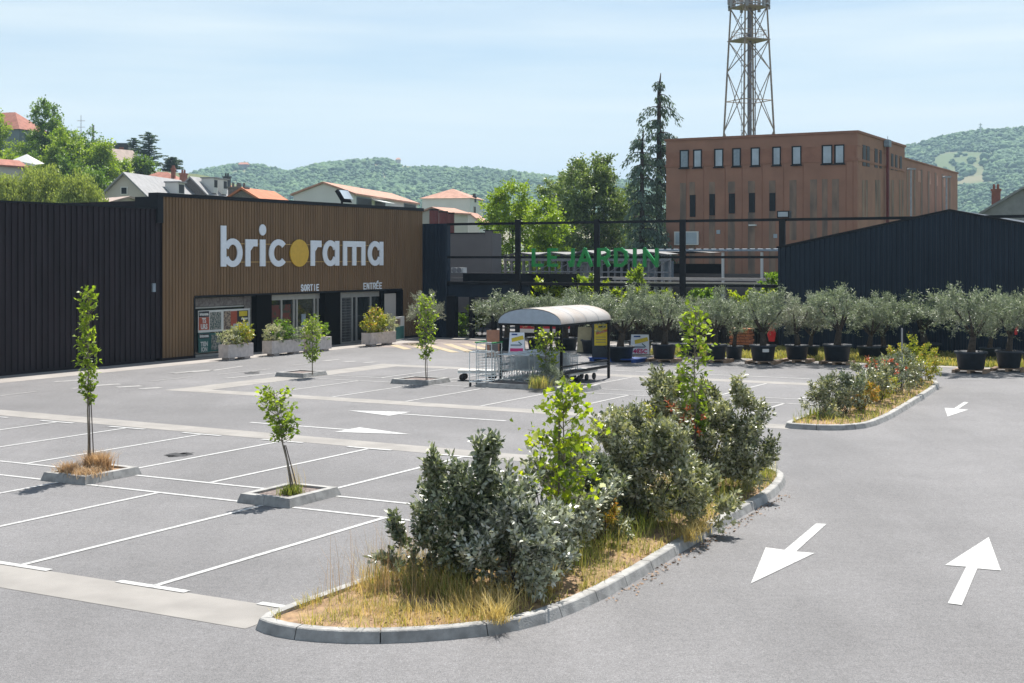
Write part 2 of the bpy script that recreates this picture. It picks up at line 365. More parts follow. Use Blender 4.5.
leafmat('lf_silver_sun', [(.036, .054, .014), (.11, .135, .04), (.34, .35, .16), (.72, .70, .48)], rough=.42, trans=.26, back=(.50, .50, .38), spec=1., tcol=(1.15, 1.15, .6))  # brighter, warmer copy of the silver leaves: sunlit tops put into the colour
leafmat('lf_silver_pale', [(.030, .046, .018), (.13, .15, .075), (.46, .48, .33), (.78, .78, .64)], rough=.42, trans=.2, back=(.60, .62, .55), spec=1., tcol=(1.1, 1.15, .75))  # brightest silver copy, sun glints on the leaves painted into the colour
leafmat('lf_yellowgreen', [(.10, .16, .012), (.20, .28, .015), (.34, .40, .02), (.42, .46, .03)], rough=.45, trans=.5)
leafmat('lf_green', [(.08, .15, .015), (.15, .25, .025), (.25, .36, .04)], rough=.45, trans=.45)
leafmat('lf_sapling', [(.10, .16, .015), (.20, .28, .025), (.34, .42, .04)], rough=.45, trans=.5)
leafmat('lf_olive', [(.08, .115, .06), (.18, .22, .13), (.32, .36, .25)], rough=.5, trans=.28, back=(.34, .36, .30), tcol=(1.2, 1.25, .9))
leafmat('lf_olive_light', [(.14, .16, .11), (.24, .26, .20), (.36, .37, .30)], rough=.5, trans=.28, back=(.40, .41, .36), tcol=(1.2, 1.25, .9))
leafmat('lf_orange', [(.14, .18, .03), (.34, .28, .04), (.48, .20, .05)], rough=.45, trans=.4, tcol=(1.3, 1., .6))
leafmat('lf_photinia', [(.14, .20, .02), (.26, .34, .03), (.42, .44, .06), (.50, .24, .10)], rough=.4, trans=.4, tcol=(1.3, 1.1, .6))
leafmat('lf_red', [(.34, .08, .03), (.52, .19, .06)], rough=.5, trans=.3, tcol=(1.3, .8, .6))
leafmat('lf_white', [(.22, .26, .14), (.42, .42, .30), (.6, .56, .45)], rough=.6, trans=.3)
leafmat('lf_straw', [(.36, .28, .09), (.58, .46, .18), (.70, .60, .32)], rough=.7, trans=.4, tcol=(1.2, 1.1, .7), vscale=2.5)
leafmat('lf_tan', [(.34, .23, .13), (.48, .35, .22), (.62, .50, .35)], rough=.8, trans=.3, tcol=(1.2, 1.0, .7))
leafmat('lf_grass', [(.09, .14, .02), (.20, .24, .045), (.40, .38, .12)], rough=.6, trans=.35, vscale=2.)
leafmat('lf_drygrass', [(.16, .20, .035), (.42, .38, .12), (.58, .44, .18)], rough=.7, trans=.35, vscale=1.6)
leafmat('lf_tree', [(.085, .13, .035), (.17, .23, .07), (.28, .35, .12)], rough=.5, trans=.3, vscale=.3)
leafmat('lf_bright', [(.13, .20, .015), (.23, .33, .025), (.38, .47, .05)], rough=.5, trans=.4, vscale=.3)
leafmat('lf_mid', [(.075, .14, .02), (.14, .23, .035), (.22, .32, .055)], rough=.5, trans=.35, vscale=.3)
leafmat('lf_willow', [(.20, .25, .06), (.33, .38, .11), (.46, .50, .18)], rough=.5, trans=.4, vscale=.4)
leafmat('lf_cedar', [(.06, .10, .075), (.10, .155, .12), (.16, .22, .17)], rough=.6, trans=.2, vscale=.4)
leafmat('lf_forest', [(.025, .075, .028), (.055, .125, .045), (.10, .18, .06)], rough=.9, trans=.0, vscale=.02)
mat('pink_print', (.55, .03, .16), var=.05)
mat('cream_board', (.42, .36, .22), var=.1, scale=4)
mat('tan_board', (.36, .17, .10), var=.15, scale=4)
mat('sign_red', (.42, .02, .03), var=.08)
mat('red_fabric', (.60, .02, .02), var=.08)
mat('blue_shirt', (.1, .2, .4), var=.1)
# ------------------------------------------------------------------ ground, road and markings
sheet_obj('ground', [(-5000, -300), (5000, -300), (5000, 8000), (-5000, 8000)], -.03, 'meadow')
sheet_obj('asphalt', [XY(-25, -60), XY(-25, 40), XY(90, 40), XY(90, -60)], 0, 'asphalt')
def ab_rect(mb, a0, a1, b0, b1): mb.add([(*XY(a0, b0), 0), (*XY(a0, b1), 0), (*XY(a1, b1), 0), (*XY(a1, b0), 0)], [(0, 1, 2, 3)])
def ground_obj(name, rects, z, m):
    mb = MB()
    for r in rects: ab_rect(mb, *r)
    o = mb.build(name, m, loc=(0, 0, z)); tag(o, kind='structure'); return o
ground_obj('concrete_strip', [(12.28, 13.25, -45, -10.3)], .004, 'concrete')
mb = MB()
mb.add([(*XY(25.9, -36), 0), (*XY(25.2, -14), 0), (*XY(25.2, -10.4), 0), (*XY(26.1, -10.4), 0), (*XY(26.1, -15), 0), (*XY(26.85, -36), 0)], [(0, 1, 2, 3, 4, 5)])
tag(mb.build('concrete_strip', 'concrete', loc=(0, 0, .004)), kind='structure')
ground_obj('concrete_strip', [(33.2, 34.05, -31.2, -10.4), (44.9, 45.75, -31.2, -9.6), (34.05, 44.9, -31.15, -29.95)], .004, 'concrete')
ground_obj('pavement', [(10, 62.4, -40.1, -37.9)], .006, 'pavement')
ground_obj('pavement', [(60.9, 63.5, -37.9, -24.5)], .006, 'pavement')
# tar patches
rng = np.random.default_rng(5)
def blob(cx, cy, rx, ry, seed):
    r_ = np.random.default_rng(seed); n = 22; t = np.linspace(0, 2*np.pi, n, endpoint=False); k = 1+.28*r_.normal(size=n)
    return [(cx+rx*k[i]*math.cos(t[i]), cy+ry*k[i]*math.sin(t[i])) for i in range(n)]
for px, py, rx, ry, sd_ in ((178, 455, .27, .33, 1), (171, 456, .12, .1, 3), (187, 453.5, .12, .16, 4), (252, 373, .3, .5, 2)):
    x, y = G(px, py); sheet_obj('tar_patch', blob(x, y, rx, ry, sd_), .003, 'patch')
# bay lines
near = [(13.25, 18.6, -12.68), (13.25, 18.6, -15.17), (13.25, 18.6, -17.66)]
rects = []
Wd = .10
for k in range(0, 10): rects.append((13.27, 18.6, -12.68-2.49*k-Wd/2, -12.68-2.49*k+Wd/2))
for k in range(0, 10):
    b = -12.58-2.5*k; rects.append((19.96, 25.15+.035*k, b-Wd/2, b+Wd/2))
rects += [(18.6, 18.7, -40, -10.5), (19.86, 19.96, -40, -10.5)]
def linesheet(name, rects, z, m, cut=()):
    out = []
    for a0, a1, b0, b1 in rects:
        segs = [(a0, a1, b0, b1)]
        for c in cut:                       # remove what falls inside kerbed pits
            ns = []
            for s_ in segs:
                if s_[0] < c[1] and s_[1] > c[0] and s_[2] < c[3] and s_[3] > c[2]:
                    if s_[1]-s_[0] > s_[3]-s_[2]:
                        if s_[0] < c[0]: ns.append((s_[0], c[0], s_[2], s_[3]))
                        if s_[1] > c[1]: ns.append((c[1], s_[1], s_[2], s_[3]))
                    else:
                        if s_[2] < c[2]: ns.append((s_[0], s_[1], s_[2], c[2]))
                        if s_[3] > c[3]: ns.append((s_[0], s_[1], c[3], s_[3]))
                else: ns.append(s_)
            segs = ns
        out += segs
    return ground_obj(name, out, z, m)
PITS = [(18.58, 20.07, -20.66, -19.46), (18.56, 20.05, -15.76, -14.58), (38.95, 40.4, -31.3, -30.0), (38.7, 40.15, -26.1, -24.55), (39.0, 40.4, -22.9, -18.9)]
linesheet('bay_lines', rects, .008, 'paint', PITS)
ts = []
for k in range(0, 10):
    b = -12.68-2.49*k; ts.append((13.2, 13.33, b-.6, b+.6))
    b = -12.58-2.5*k; ts.append((25.1+.035*k, 25.22+.035*k, b-.6, b+.6))
ts += [(13.2, 13.33, -10.9, -10.3)]
ground_obj('bay_end_marks', ts, .012, 'paint')
fb = [-27.6, -25.1, -22.4, -19.8, -17.3, -14.8, -12.3]
rects = []
for b in fb: rects += [(34.05, 39.0, b-Wd/2, b+Wd/2), (40.4, 44.9, b-Wd/2, b+Wd/2)]
rects += [(38.95, 39.05, -29.95, -10.6), (40.3, 40.4, -29.95, -10.6), (47.25, 47.38, -24, -14)]
linesheet('bay_lines', rects, .008, 'worn_paint', PITS)
# the bays along the wall and worn crossing bars
mb = MB()
def pxline(mb, x0, y0, x1, y1, wd, wd2=None):
    p = Vector((*G(x0, y0), 0)); q = Vector((*G(x1, y1), 0)); d = (q-p).normalized(); s_ = Vector((-d.y, d.x, 0)); w2 = wd if wd2 is None else wd2
    mb.add([p-s_*wd/2, p+s_*wd/2, q+s_*w2/2, q-s_*w2/2], [(0, 1, 2, 3)])
for l in ((0, 396, 38, 391.5, .12), (150, 381.5, 192, 377, .12), (217, 374.7, 271, 369, .12), (226, 378.5, 291, 371.7, .22), (172, 373.5, 211, 371.5, .1), (290, 365.6, 308, 363.8, .12), (211, 371, 243, 366.2, .2), (172, 373.6, 211, 370.2, .45),
          (94, 385.8, 120, 384.2, .4), (117, 387.4, 141, 386, .4), (140, 389.1, 161, 387.7, .4), (55, 382, 82, 380, .35), (72, 388.6, 80, 388, .3),
          (323, 361, 339, 359.7, .35), (344, 362.2, 356, 361.3, .35), (364, 363, 376, 362, .35)): pxline(mb, *l)
tag(mb.build('worn_lines', 'faded_paint', loc=(0, 0, .008)), kind='structure')
# hatched zone at the garden gate
zone = [XY(58.2, -37.9), XY(61.0, -37.9), XY(61.0, -30.2), XY(55.2, -31.2), XY(54.0, -37.9)]
sheet_obj('brown_paving', zone, .004, 'brown_paving')
mb = MB()
for x0, y0, x1, y1 in ((393, 345, 408, 349.5), (410, 343.5, 424, 349), (428, 345, 455, 352.5), (447, 344, 472, 352.5), (464, 344, 488, 350), (476, 342, 492, 347)): pxline(mb, x0, y0, x1, y1, .42)
tag(mb.build('yellow_hatching', 'yellow_paint', loc=(0, 0, .009)), kind='structure')
def arrow(label, tip, d_ab, head, hw, sw, total, m='paint', bend=0.):
    """painted arrow: tip in car-park axes, direction, head length, head width, shaft width"""
    d = Vector(d_ab).normalized(); s_ = Vector((-d[1], d[0])); T = Vector(tip)
    P = [T, T-d*head+s_*hw/2, T-d*head+s_*sw/2, T-d*total+s_*sw/2, T-d*total-s_*sw/2, T-d*head-s_*sw/2, T-d*head-s_*hw/2]
    c = XY(*(T-d*total/2)); mb = MB(); mb.add([(XY(*p)[0]-c[0], XY(*p)[1]-c[1], 0) for p in P], [tuple(range(7))])
    return tag(mb.build('road_arrow', m, loc=(c[0], c[1], .008)), label, 'arrow', 'painted arrows on the asphalt')
def pxarrow(label, pts):
    Q = [G(*p) for p in pts]; cx = sum(q[0] for q in Q)/len(Q); cy = sum(q[1] for q in Q)/len(Q)
    mb = MB(); mb.add([(x-cx, y-cy, 0) for x, y in Q], [tuple(range(len(Q)))])
    return tag(mb.build('road_arrow', 'paint', loc=(cx, cy, .008)), label, 'arrow', 'painted arrows on the asphalt')
pxarrow('large white arrow pointing towards the viewer beside the shrub island', [(750.8, 584), (765.7, 547.8), (784.5, 550.4), (816, 523.9), (826.5, 524.4), (796, 552), (814.7, 553.5)])
pxarrow('large white arrow pointing away, rightmost on the open road', [(988.7, 537.5), (945, 565.6), (966.2, 567.2), (947.7, 603.8), (961.9, 605.6), (977.3, 569), (1001, 571)])
pxarrow('small white arrow on the road right of the distant shrub bed', [(947.6, 416.8), (944.6, 408.1), (954, 408.6), (964, 402.1), (968.6, 402.5), (958.5, 409.1), (968.4, 409.9)])
arrow('thin white lane arrow pointing left, nearer the trolley shelter', (31.25, -22.5), (0, -1), 1.75, 1.05, .13, 5.1)
arrow('thin white lane arrow pointing right between the two bay blocks', (27.75, -18.1), (0, 1), 1.9, 1.05, .13, 5.0)

# ------------------------------------------------------------------ kerbed islands
def resample(poly, step):
    out = []
    n = len(poly)
    for i in range(n):
        p = Vector(poly[i]); q = Vector(poly[(i+1) % n]); L = (q-p).length; k = max(1, round(L/step))
        for j in range(k): out.append(p+(q-p)*j/k)
    return out
def smooth_closed(poly, it=2):
    for _ in range(it):
        o = []
        for i in range(len(poly)):
            p = Vector(poly[i]); q = Vector(poly[(i+1) % len(poly)]); o += [p*.75+q*.25, p*.25+q*.75]
        poly = o
    return poly
def offset(poly, d):
    n = len(poly); area = sum(poly[i][0]*poly[(i+1) % n][1]-poly[(i+1) % n][0]*poly[i][1] for i in range(n)); sg = 1 if area > 0 else -1
    o = []
    for i in range(n):
        t = (Vector(poly[(i+1) % n])-Vector(poly[i-1])).normalized(); o.append(Vector(poly[i])+Vector((-t[1], t[0]))*sg*d)
    return o
def kerb_mesh(outline, h=.13, wt=.14, ch=.045, seg=1):
    """kerb stones along a closed outline, joints between stones"""
    o0 = outline; o1 = offset(o0, ch); o2 = offset(o0, ch+wt); o3 = o2; n = len(o0); mb = MB()
    for i in range(0, n, seg):
        idx = [(i+k) % n for k in range(seg+1)] if i+seg <= n else [(i+k) % n for k in range(n-i+1)]
        m = len(idx); rings = []
        for j, q in enumerate(idx):
            nxt = idx[j+1] if j < m-1 else idx[j-1]
            sh = .007 if j in (0, m-1) else 0.
            def P(ring, z):
                p = Vector(ring[q]); d = (Vector(ring[nxt])-p); d = d.normalized() if d.length > 0 else d
                p = p+d*sh; return (p[0], p[1], z)
            rings.append([P(o0, 0), P(o1, h-.012), P(offset_cache(o0, ch+.015), h), P(o2, h), P(o3, 0)])
        vs = [p for r in rings for p in r]; fs = []
        for j in range(m-1):
            for k in range(4): fs.append((j*5+k, (j+1)*5+k, (j+1)*5+k+1, j*5+k+1))
        fs += [(0, 1, 2, 3, 4), tuple((m-1)*5+k for k in (4, 3, 2, 1, 0))]
        mb.add(vs, fs)
    # dark mortar core just behind the joints
    core = offset(o0, .055); c2 = offset(o0, ch+wt-.02); N = len(core)
    vs = [(p[0], p[1], 0) for p in core]+[(p[0], p[1], h-.02) for p in core]+[(p[0], p[1], h-.02) for p in c2]
    mb.add(vs, [(i, (i+1) % N, (i+1) % N+N, i+N) for i in range(N)]+[(i+N, (i+1) % N+N, (i+1) % N+2*N, i+2*N) for i in range(N)], 1)
    return mb
_oc = {}
def offset_cache(o, d):
    k = (id(o), d)
    if k not in _oc: _oc[k] = offset(o, d)
    return _oc[k]
isl1_ab = [(12.36, -10.28), (12.2, -9.9), (12.2, -9.4), (12.42, -8.75), (12.9, -8.1), (13.55, -7.55), (14.4, -7.28), (16.1, -7.22), (19.5, -7.46), (22.2, -7.55), (23.6, -7.62), (25.0, -7.85), (25.9, -8.15), (26.3, -8.6), (26.4, -9.3), (26.1, -9.95), (25.3, -10.25), (24.2, -10.3), (18, -10.28), (13.2, -10.32)]
isl2_ab = [(33.45, -10.6), (33.3, -10.3), (33.35, -9.5), (33.75, -8.95), (34.5, -8.62), (36.5, -8.6), (39.0, -8.75), (42.5, -8.98), (45.3, -9.2), (47.2, -9.45), (47.8, -9.9), (47.7, -10.4), (47.0, -10.7), (40, -10.72), (34.4, -10.68)]
def island(ab, label_soil, seed, dens):
    world = [Vector(XY(*p)) for p in ab]; world = smooth_closed(world, 1); out = resample(world, .33)
    k = kerb_mesh(out, seg=3); tag(k.build('kerb', ['kerbstone', 'joint']), kind='structure')
    inner = offset(out, .17)
    r_ = np.random.default_rng(seed)
    # bumpy soil sheet: triangle fan on rings shrinking to the middle line
    cx = sum(p[0] for p in inner)/len(inner); cy = sum(p[1] for p in inner)/len(inner)
    rings = [inner]
    for f in (.85, .6, .35): rings.append([Vector((cx+(p[0]-cx)*f, cy+(p[1]-cy)*f)) for p in inner])
    n = len(inner); vs = []
    for ri, r in enumerate(rings): vs += [(p[0], p[1], (.085, .11, .14, .15)[ri]+r_.uniform(-.015, .015)) for p in r]
    vs.append((cx, cy, .15)); fs = []
    for ri in range(3): fs += [(ri*n+i, ri*n+(i+1) % n, (ri+1)*n+(i+1) % n, (ri+1)*n+i) for i in range(n)]
    fs += [(3*n+i, 3*n+(i+1) % n, 4*n) for i in range(n)]
    mb = MB(); mb.add(vs, fs); tag(mb.build('soil', 'soil'), kind='structure')
    return inner
inner1 = island(isl1_ab, '', 3, 1); inner2 = island(isl2_ab, '', 4, 1)

# ------------------------------------------------------------------ kerbed tree pits in the bays
def tree_pit(name, a0, a1, b0, b1, label, fill, seed):
    c = XY((a0+a1)/2, (b0+b1)/2); t = thing(name, label, 'planter kerb', (c[0], c[1], 0), TH_U, 'kerbed tree pits in the car park')
    la, lb = (a1-a0)/2, (b1-b0)/2         # local x along U, local y towards -E
    h, ch, wt = .155, .05, .13; mb = MB()
    def stone(p0, p1, inx, iny, trim0, trim1):
        d = Vector(p1)-Vector(p0); L = d.length; d.normalize(); n_ = Vector((inx, iny)); k = 2
        for j in range(k):
            s0 = L*j/k; s1 = L*(j+1)/k-(.006 if j < k-1 else 0)
            e0 = lambda w_: max(s0, w_ if j == 0 else 0); e1 = lambda w_: min(s1, L-w_ if j == k-1 else 9)
            pr = [(0, 0), (ch, h), (ch+wt, h), (ch+wt, 0)]
            vs = []
            for s_fn in (e0, e1):
                for w_, z in pr:
                    q = Vector(p0)+d*s_fn(w_)+n_*w_; vs.append((q[0], q[1], z))
            mb.add(vs, [(0, 1, 2, 3), (7, 6, 5, 4), (0, 4, 5, 1), (1, 5, 6, 2), (2, 6, 7, 3)])
    stone((-la, -lb), (la, -lb), 0, 1, 0, 0); stone((la, -lb), (la, lb), -1, 0, 0, 0); stone((la, lb), (-la, lb), 0, -1, 0, 0); stone((-la, lb), (-la, -lb), 1, 0, 0, 0)
    mb.build('kerb', 'kerbstone', t)
    s_ = MB(); s_.box(-la+.16, la-.16, -lb+.16, lb-.16, .02, .115); s_.build('soil', fill, t)
    return t
tree_pit('tree_pit', *PITS[0], 'square concrete tree pit filled with tan dry grass, left of the car park', 'soil', 1)
tree_pit('tree_pit', *PITS[1], 'square concrete tree pit with gravel and a leaning sapling, near the shrub island', 'gravel', 2)
tree_pit('tree_pit', *PITS[2], 'low square tree pit in front of the exit trough planters', 'gravel', 3)
tree_pit('tree_pit', *PITS[3], 'low square tree pit left of the trolley shelter', 'gravel', 4)
tree_pit('tree_pit', *PITS[4], 'long kerbed pit under the front of the trolley shelter', 'gravel', 5)

# ------------------------------------------------------------------ saplings
def sapling(px, py, ptop, lean, label, m, n, ll, seed, stakes=1, width=.16, frm=.38, group='young trees in the car park', zb=.11, taper=1., cat='sapling', maple=False):
    x, z = G(px, py, zb); h = HH(ptop, z)-zb; r_ = np.random.default_rng(seed)
    t = thing('sapling', label, cat, (x, z, zb), 0, group)
    top = Vector((lean*h, 0, h*.97)); path = [top*(k/6)+Vector((r_.normal()*.012, r_.normal()*.012, 0)) for k in range(7)]
    mb = MB(); mb.tube(path, .022, .006, 6); mb.build('trunk', 'thin_bark', t, True)
    br = MB(); P = []; D = []
    for i in range(n):
        f = frm+(1-frm)*i/(n-1); b = top*f; an = r_.uniform(0, 2*math.pi); wv = width*(.55+.75*math.sin(math.pi*min(1, (1.02-f)/(1-frm)*.8+.12)))*taper*r_.uniform(.5, 1.25)
        e = b+Vector((math.cos(an)*wv, math.sin(an)*wv, r_.uniform(.04, .16))); br.tube([b, e], .005, .003, 4)
        for k in range(int(r_.integers(3, 7))):
            q = b+(e-b)*r_.uniform(.4, 1.15); P.append(q+Vector(r_.normal(size=3)*.03)); v = (e-b).normalized()*.7+Vector(r_.normal(size=3)*.7)+Vector((0, 0, -.25)); D.append(v)
    br.build('branches', 'thin_bark', t)
    V, F = leaf_arrays(np.array(P), np.array(D), ll, ll*.62, r_); npmesh('foliage', V, F, m, t)
    if stakes:
        for k in range(stakes):
            sb = MB(); o = .05+.06*k; sb.tube([(o, .04*k, 0), (o*.4+top.x*.5, 0, h*.47 if stakes > 1 else h*.42)], .012, .010, 6); sb.build('stake', 'stake', t)
    return t
sapling(88, 470, 288, .0, 'tall slim sapling with narrow leaf column in the dry grass pit', 'lf_sapling', 150, .105, 11, stakes=2, width=.135, frm=.36)
sapling(292, 494, 390, -.17, 'short leaning sapling tied to a stake in the gravel pit', 'lf_sapling', 85, .115, 12, stakes=2, width=.23, frm=.5, taper=1.0)
sapling(312, 374.5, 317, .0, 'bushy young tree in front of the exit door', 'lf_sapling', 130, .12, 13, width=.25, frm=.20, stakes=0)
sapling(426, 380, 296, .0, 'taller bushy young tree before the black pillar', 'lf_sapling', 150, .12, 14, width=.25, frm=.24, stakes=1)
sapling(546, 384, 332, .0, 'yellow green young tree growing in front of the trolley shelter', 'lf_yellowgreen', 95, .13, 15, width=.36, frm=.3, stakes=1)
def tuft(px, py, r, h, n, m, label, seed, zb=.11, wd=.006, lean=.5, loc=None, group=None):
    x, z = G(px, py, zb) if loc is None else loc; r_ = np.random.default_rng(seed); q = r_.normal(size=(n, 3))*r*.45; q[:, 2] = 0
    o = blades('grass_tuft', q, h, wd, m, r_, lean); o.location = (x, z, zb); return tag(o, label, 'grass tuft', group)
tuft(97, 470, .24, .32, 1500, 'lf_tan', 'round tan tuft of dry grass right of the tall sapling stem', 21, lean=.7)
tuft(70, 473, .26, .20, 600, 'lf_tan', 'low tan tuft of dry grass left of the tall sapling stem', 22, lean=.8)
tuft(86, 476, .32, .16, 500, 'lf_tan', 'flat tan dry grass around the foot of the tall sapling', 24, lean=.9)
tuft(291, 494, .2, .16, 420, 'lf_grass', 'green grass at the foot of the leaning sapling', 23, lean=.6)
tuft(296, 488, .14, .42, 40, 'lf_straw', 'thin seeding grass stems behind the leaning sapling', 25, lean=.3, wd=.003)
# shrub and grass in the shelter pit
def bush(name, label, cat, loc, lobes, ln, nleaf, L, W, m, seed, group=None, stems=8, kw={}, barkm='dark_bark', hgt=None, zmin=.02):
    t = thing(name, label, cat, loc, 0, group); r_ = np.random.default_rng(seed)
    if stems:
        mb = MB()
        for k in range(stems):
            l = lobes[k % len(lobes)]; e = Vector((l[0]+r_.normal()*l[3]*.4, l[1]+r_.normal()*l[4]*.4, l[2]+r_.uniform(-.2, .6)*l[5])); s_ = Vector((r_.normal()*.06, r_.normal()*.06, 0))
            md = s_*.5+e*.5+Vector((r_.normal()*.08, r_.normal()*.08, .05)); mb.tube([s_, md, e], .022*max(.6, l[5]), .006, 5)
        mb.build('stems', barkm, t)
    crown('foliage', lobes, ln, nleaf, L, W, m, t, r_, zmin=zmin, **kw)
    return t
x, z = G(545, 386, .1)
bush('grass_bush', 'grey green wispy bush at the foot of the shelter sapling', 'bush', (x, z, .1), [(0, 0, .25, .42, .35, .3, 80), (.3, 0, .3, .3, .3, .34, 55)], .25, 12, .12, .02, 'lf_olive', 31, stems=4)
tuft(539, 388, .35, .35, 260, 'lf_drygrass', 'yellow dry grass left under the shelter sapling', 32, wd=.01)
# ------------------------------------------------------------------ shrubs of the near island
def isl(a, b): x, y = XY(a, b); return (x, y, .1)
SG = 'silvery shrubs on the near island'
KW = dict(shell=.45, upw=.95, spread=.95, up=-.6, csize=.09)
# positions in world from picture: base point and size
def shrub_at(px, py, label, lobes, seed, m='lf_silver', L=.088, W=.044, ln=.28, nl=24, **k):
    x, z = G(px, py, .1); lobes = [(*l[:6], int(l[6]*.72)) for l in lobes]; return bush('shrub', label, 'shrub', (x, z, .1), lobes, ln, nl, L, W, m, seed, SG, kw=dict(KW, **k), stems=10)
shrub_at(470, 590, 'dark silvery shrub with upright shoots, nearest the grassy point of the island', [(-.22, .25, .70, .36, .5, .50, 230), (-.05, .2, 1.0, .28, .4, .50, 180), (.16, .1, 1.34, .12, .14, .42, 70), (-.34, .2, 1.28, .14, .18, .34, 70), (-.72, .2, .42, .24, .28, .26, 110), (.26, 0, .8, .34, .4, .55, 210)], 41)
shrub_at(515, 596, 'silver leaved shrub with pale glinting leaves in front of the maple sapling', [(-.05, .1, .52, .42, .42, .5, 270), (.15, .2, .9, .34, .4, .42, 170), (.32, .15, .45, .32, .35, .42, 130)], 42, m='lf_silver_pale')
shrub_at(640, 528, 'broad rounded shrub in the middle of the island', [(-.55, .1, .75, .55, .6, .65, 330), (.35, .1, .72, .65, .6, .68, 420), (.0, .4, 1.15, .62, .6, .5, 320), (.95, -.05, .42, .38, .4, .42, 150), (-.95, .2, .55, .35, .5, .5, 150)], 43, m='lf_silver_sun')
shrub_at(600, 545, 'darker shrub between the maple sapling and the orange plant', [(0, 0, .5, .4, .4, .45, 170), (-.35, .1, .65, .3, .35, .4, 120)], 46)
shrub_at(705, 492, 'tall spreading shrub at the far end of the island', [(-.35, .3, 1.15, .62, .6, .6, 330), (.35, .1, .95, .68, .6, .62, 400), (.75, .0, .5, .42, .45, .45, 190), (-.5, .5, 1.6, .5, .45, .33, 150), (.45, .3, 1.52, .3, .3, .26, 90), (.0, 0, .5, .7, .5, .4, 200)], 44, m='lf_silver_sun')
shrub_at(560, 560, 'low silvery shrub behind the maple sapling', [(0, .2, .7, .45, .5, .55, 200), (.3, .4, .95, .4, .4, .4, 130)], 45, m='lf_silver_pale')
x, z = G(603, 548, .1)
bush('orange_shrub', 'small shrub with orange young leaves at the foot of the middle shrub', 'shrub', (x, z-.25, .1), [(0, 0, .42, .18, .2, .25, 34)], .14, 9, .07, .03, 'lf_orange', 47, stems=5)
x, z = G(690, 495, .1)
bush('orange_shrub', 'sprig with red and orange leaf tips above the middle shrub', 'shrub', (x-.15, z-.55, .1), [(-.02, 0, 1.42, .1, .1, .14, 9), (-.25, 0, 1.58, .06, .06, .08, 5), (.22, .1, 1.3, .07, .07, .1, 6)], .12, 7, .075, .03, 'lf_red', 48, stems=6)
x, z = G(648, 500, .1)
bush('photinia', 'shrub with yellow green and coppery new leaves inside the middle shrub', 'shrub', (x, z-.4, .1), [(0, 0, 1.28, .55, .4, .26, 75)], .2, 10, .06, .028, 'lf_photinia', 50, stems=6)
# maple sapling with broad leaves
x, z = G(563, 566, .1)
t = thing('maple_sapling', 'bright yellow green maple sapling with stake in the island shrubs', 'sapling', (x, z, .1), 0)
r_ = np.random.default_rng(51); H_ = HH(386, z)-.1
mb = MB(); mb.tube([(0, 0, 0), (.02, 0, H_*.5), (0, .02, H_*.9)], .02, .008, 6); mb.build('trunk', 'thin_bark', t, True)
mb = MB(); mb.tube([(-.06, .06, 0), (-.05, .05, H_*.86)], .014, .012, 6); mb.build('stake', 'stake', t)
mb = MB(); P = []; D = []
for i in range(62):
    f = r_.uniform(.30, 1.0); an = r_.uniform(0, 2*math.pi); wv = (.50*(1-((f-.58)/.48)**2)+.06)*r_.uniform(.5, 1.1); wv = max(wv, .08)
    b = Vector((0, 0, H_*f*.93)); e = b+Vector((math.cos(an)*wv, math.sin(an)*wv, r_.uniform(.05, .3))); mb.tube([b, e], .006, .003, 4)
    for k in range(12):
        P.append(b+(e-b)*r_.uniform(.35, 1.2)+Vector(r_.normal(size=3)*.07)); D.append(Vector(r_.normal(size=3)*.8)+(e-b).normalized()*.6+Vector((0, 0, -.3)))
mb.build('branches', 'thin_bark', t)
P = np.array(P); D = nrm(np.array(D)); n = len(P); rv = r_.normal(size=(n, 3)); Sd = nrm(np.cross(D, rv)); Nm = np.cross(Sd, D)
shape = [(0, 0), (.35, .18), (.52, .05), (.45, .42), (.62, .5), (.3, .62), (0, 1), (-.3, .62), (-.62, .5), (-.45, .42), (-.52, .05), (-.35, .18)]
Ls = .083*r_.uniform(.6, 1.25, (n, 1)); V = np.stack([P+Sd*Ls*s_*1.0+D*Ls*q-Nm*Ls*.25*abs(s_) for s_, q in shape], 1)
npmesh('foliage', V.reshape(-1, 3), np.arange(n*len(shape)).reshape(-1, len(shape)), 'lf_yellowgreen', t)
# slim young tree at the far end
sapling(695, 494, 305, 0, 'slim columnar young tree rising above the far island shrub', 'lf_sapling', 110, .12, 52, stakes=0, width=.24, frm=.3, taper=.85)
# ------------------------------------------------------------------ grasses of the near island
inn = [(p[0], p[1]) for p in inner1]
def scatter(inn, n, seed, region=None, zb=.09):
    r_ = np.random.default_rng(seed); xs = [p[0] for p in inn]; ys = [p[1] for p in inn]
    P = np.stack([r_.uniform(min(xs), max(xs), n), r_.uniform(min(ys), max(ys), n), np.full(n, zb)], 1); k = inpoly(P, inn)
    P = P[k]
    if region is not None: P = P[region(P)]
    return P, r_
def abP(P): return P[:, 0]*U[0]+P[:, 1]*U[1], P[:, 0]*E[0]+P[:, 1]*E[1]
from mathutils import noise as mn
def cl(P, s_, off=0.): return np.array([mn.noise((p[0]*s_+off, p[1]*s_, off)) for p in P])
P, r_ = scatter(inn, 52000, 61); c = cl(P, 2.2)
P = P[(c > -.12)]; tag(blades('dry_grass', P, .13, .004, 'lf_drygrass', r_, .8), kind='stuff')
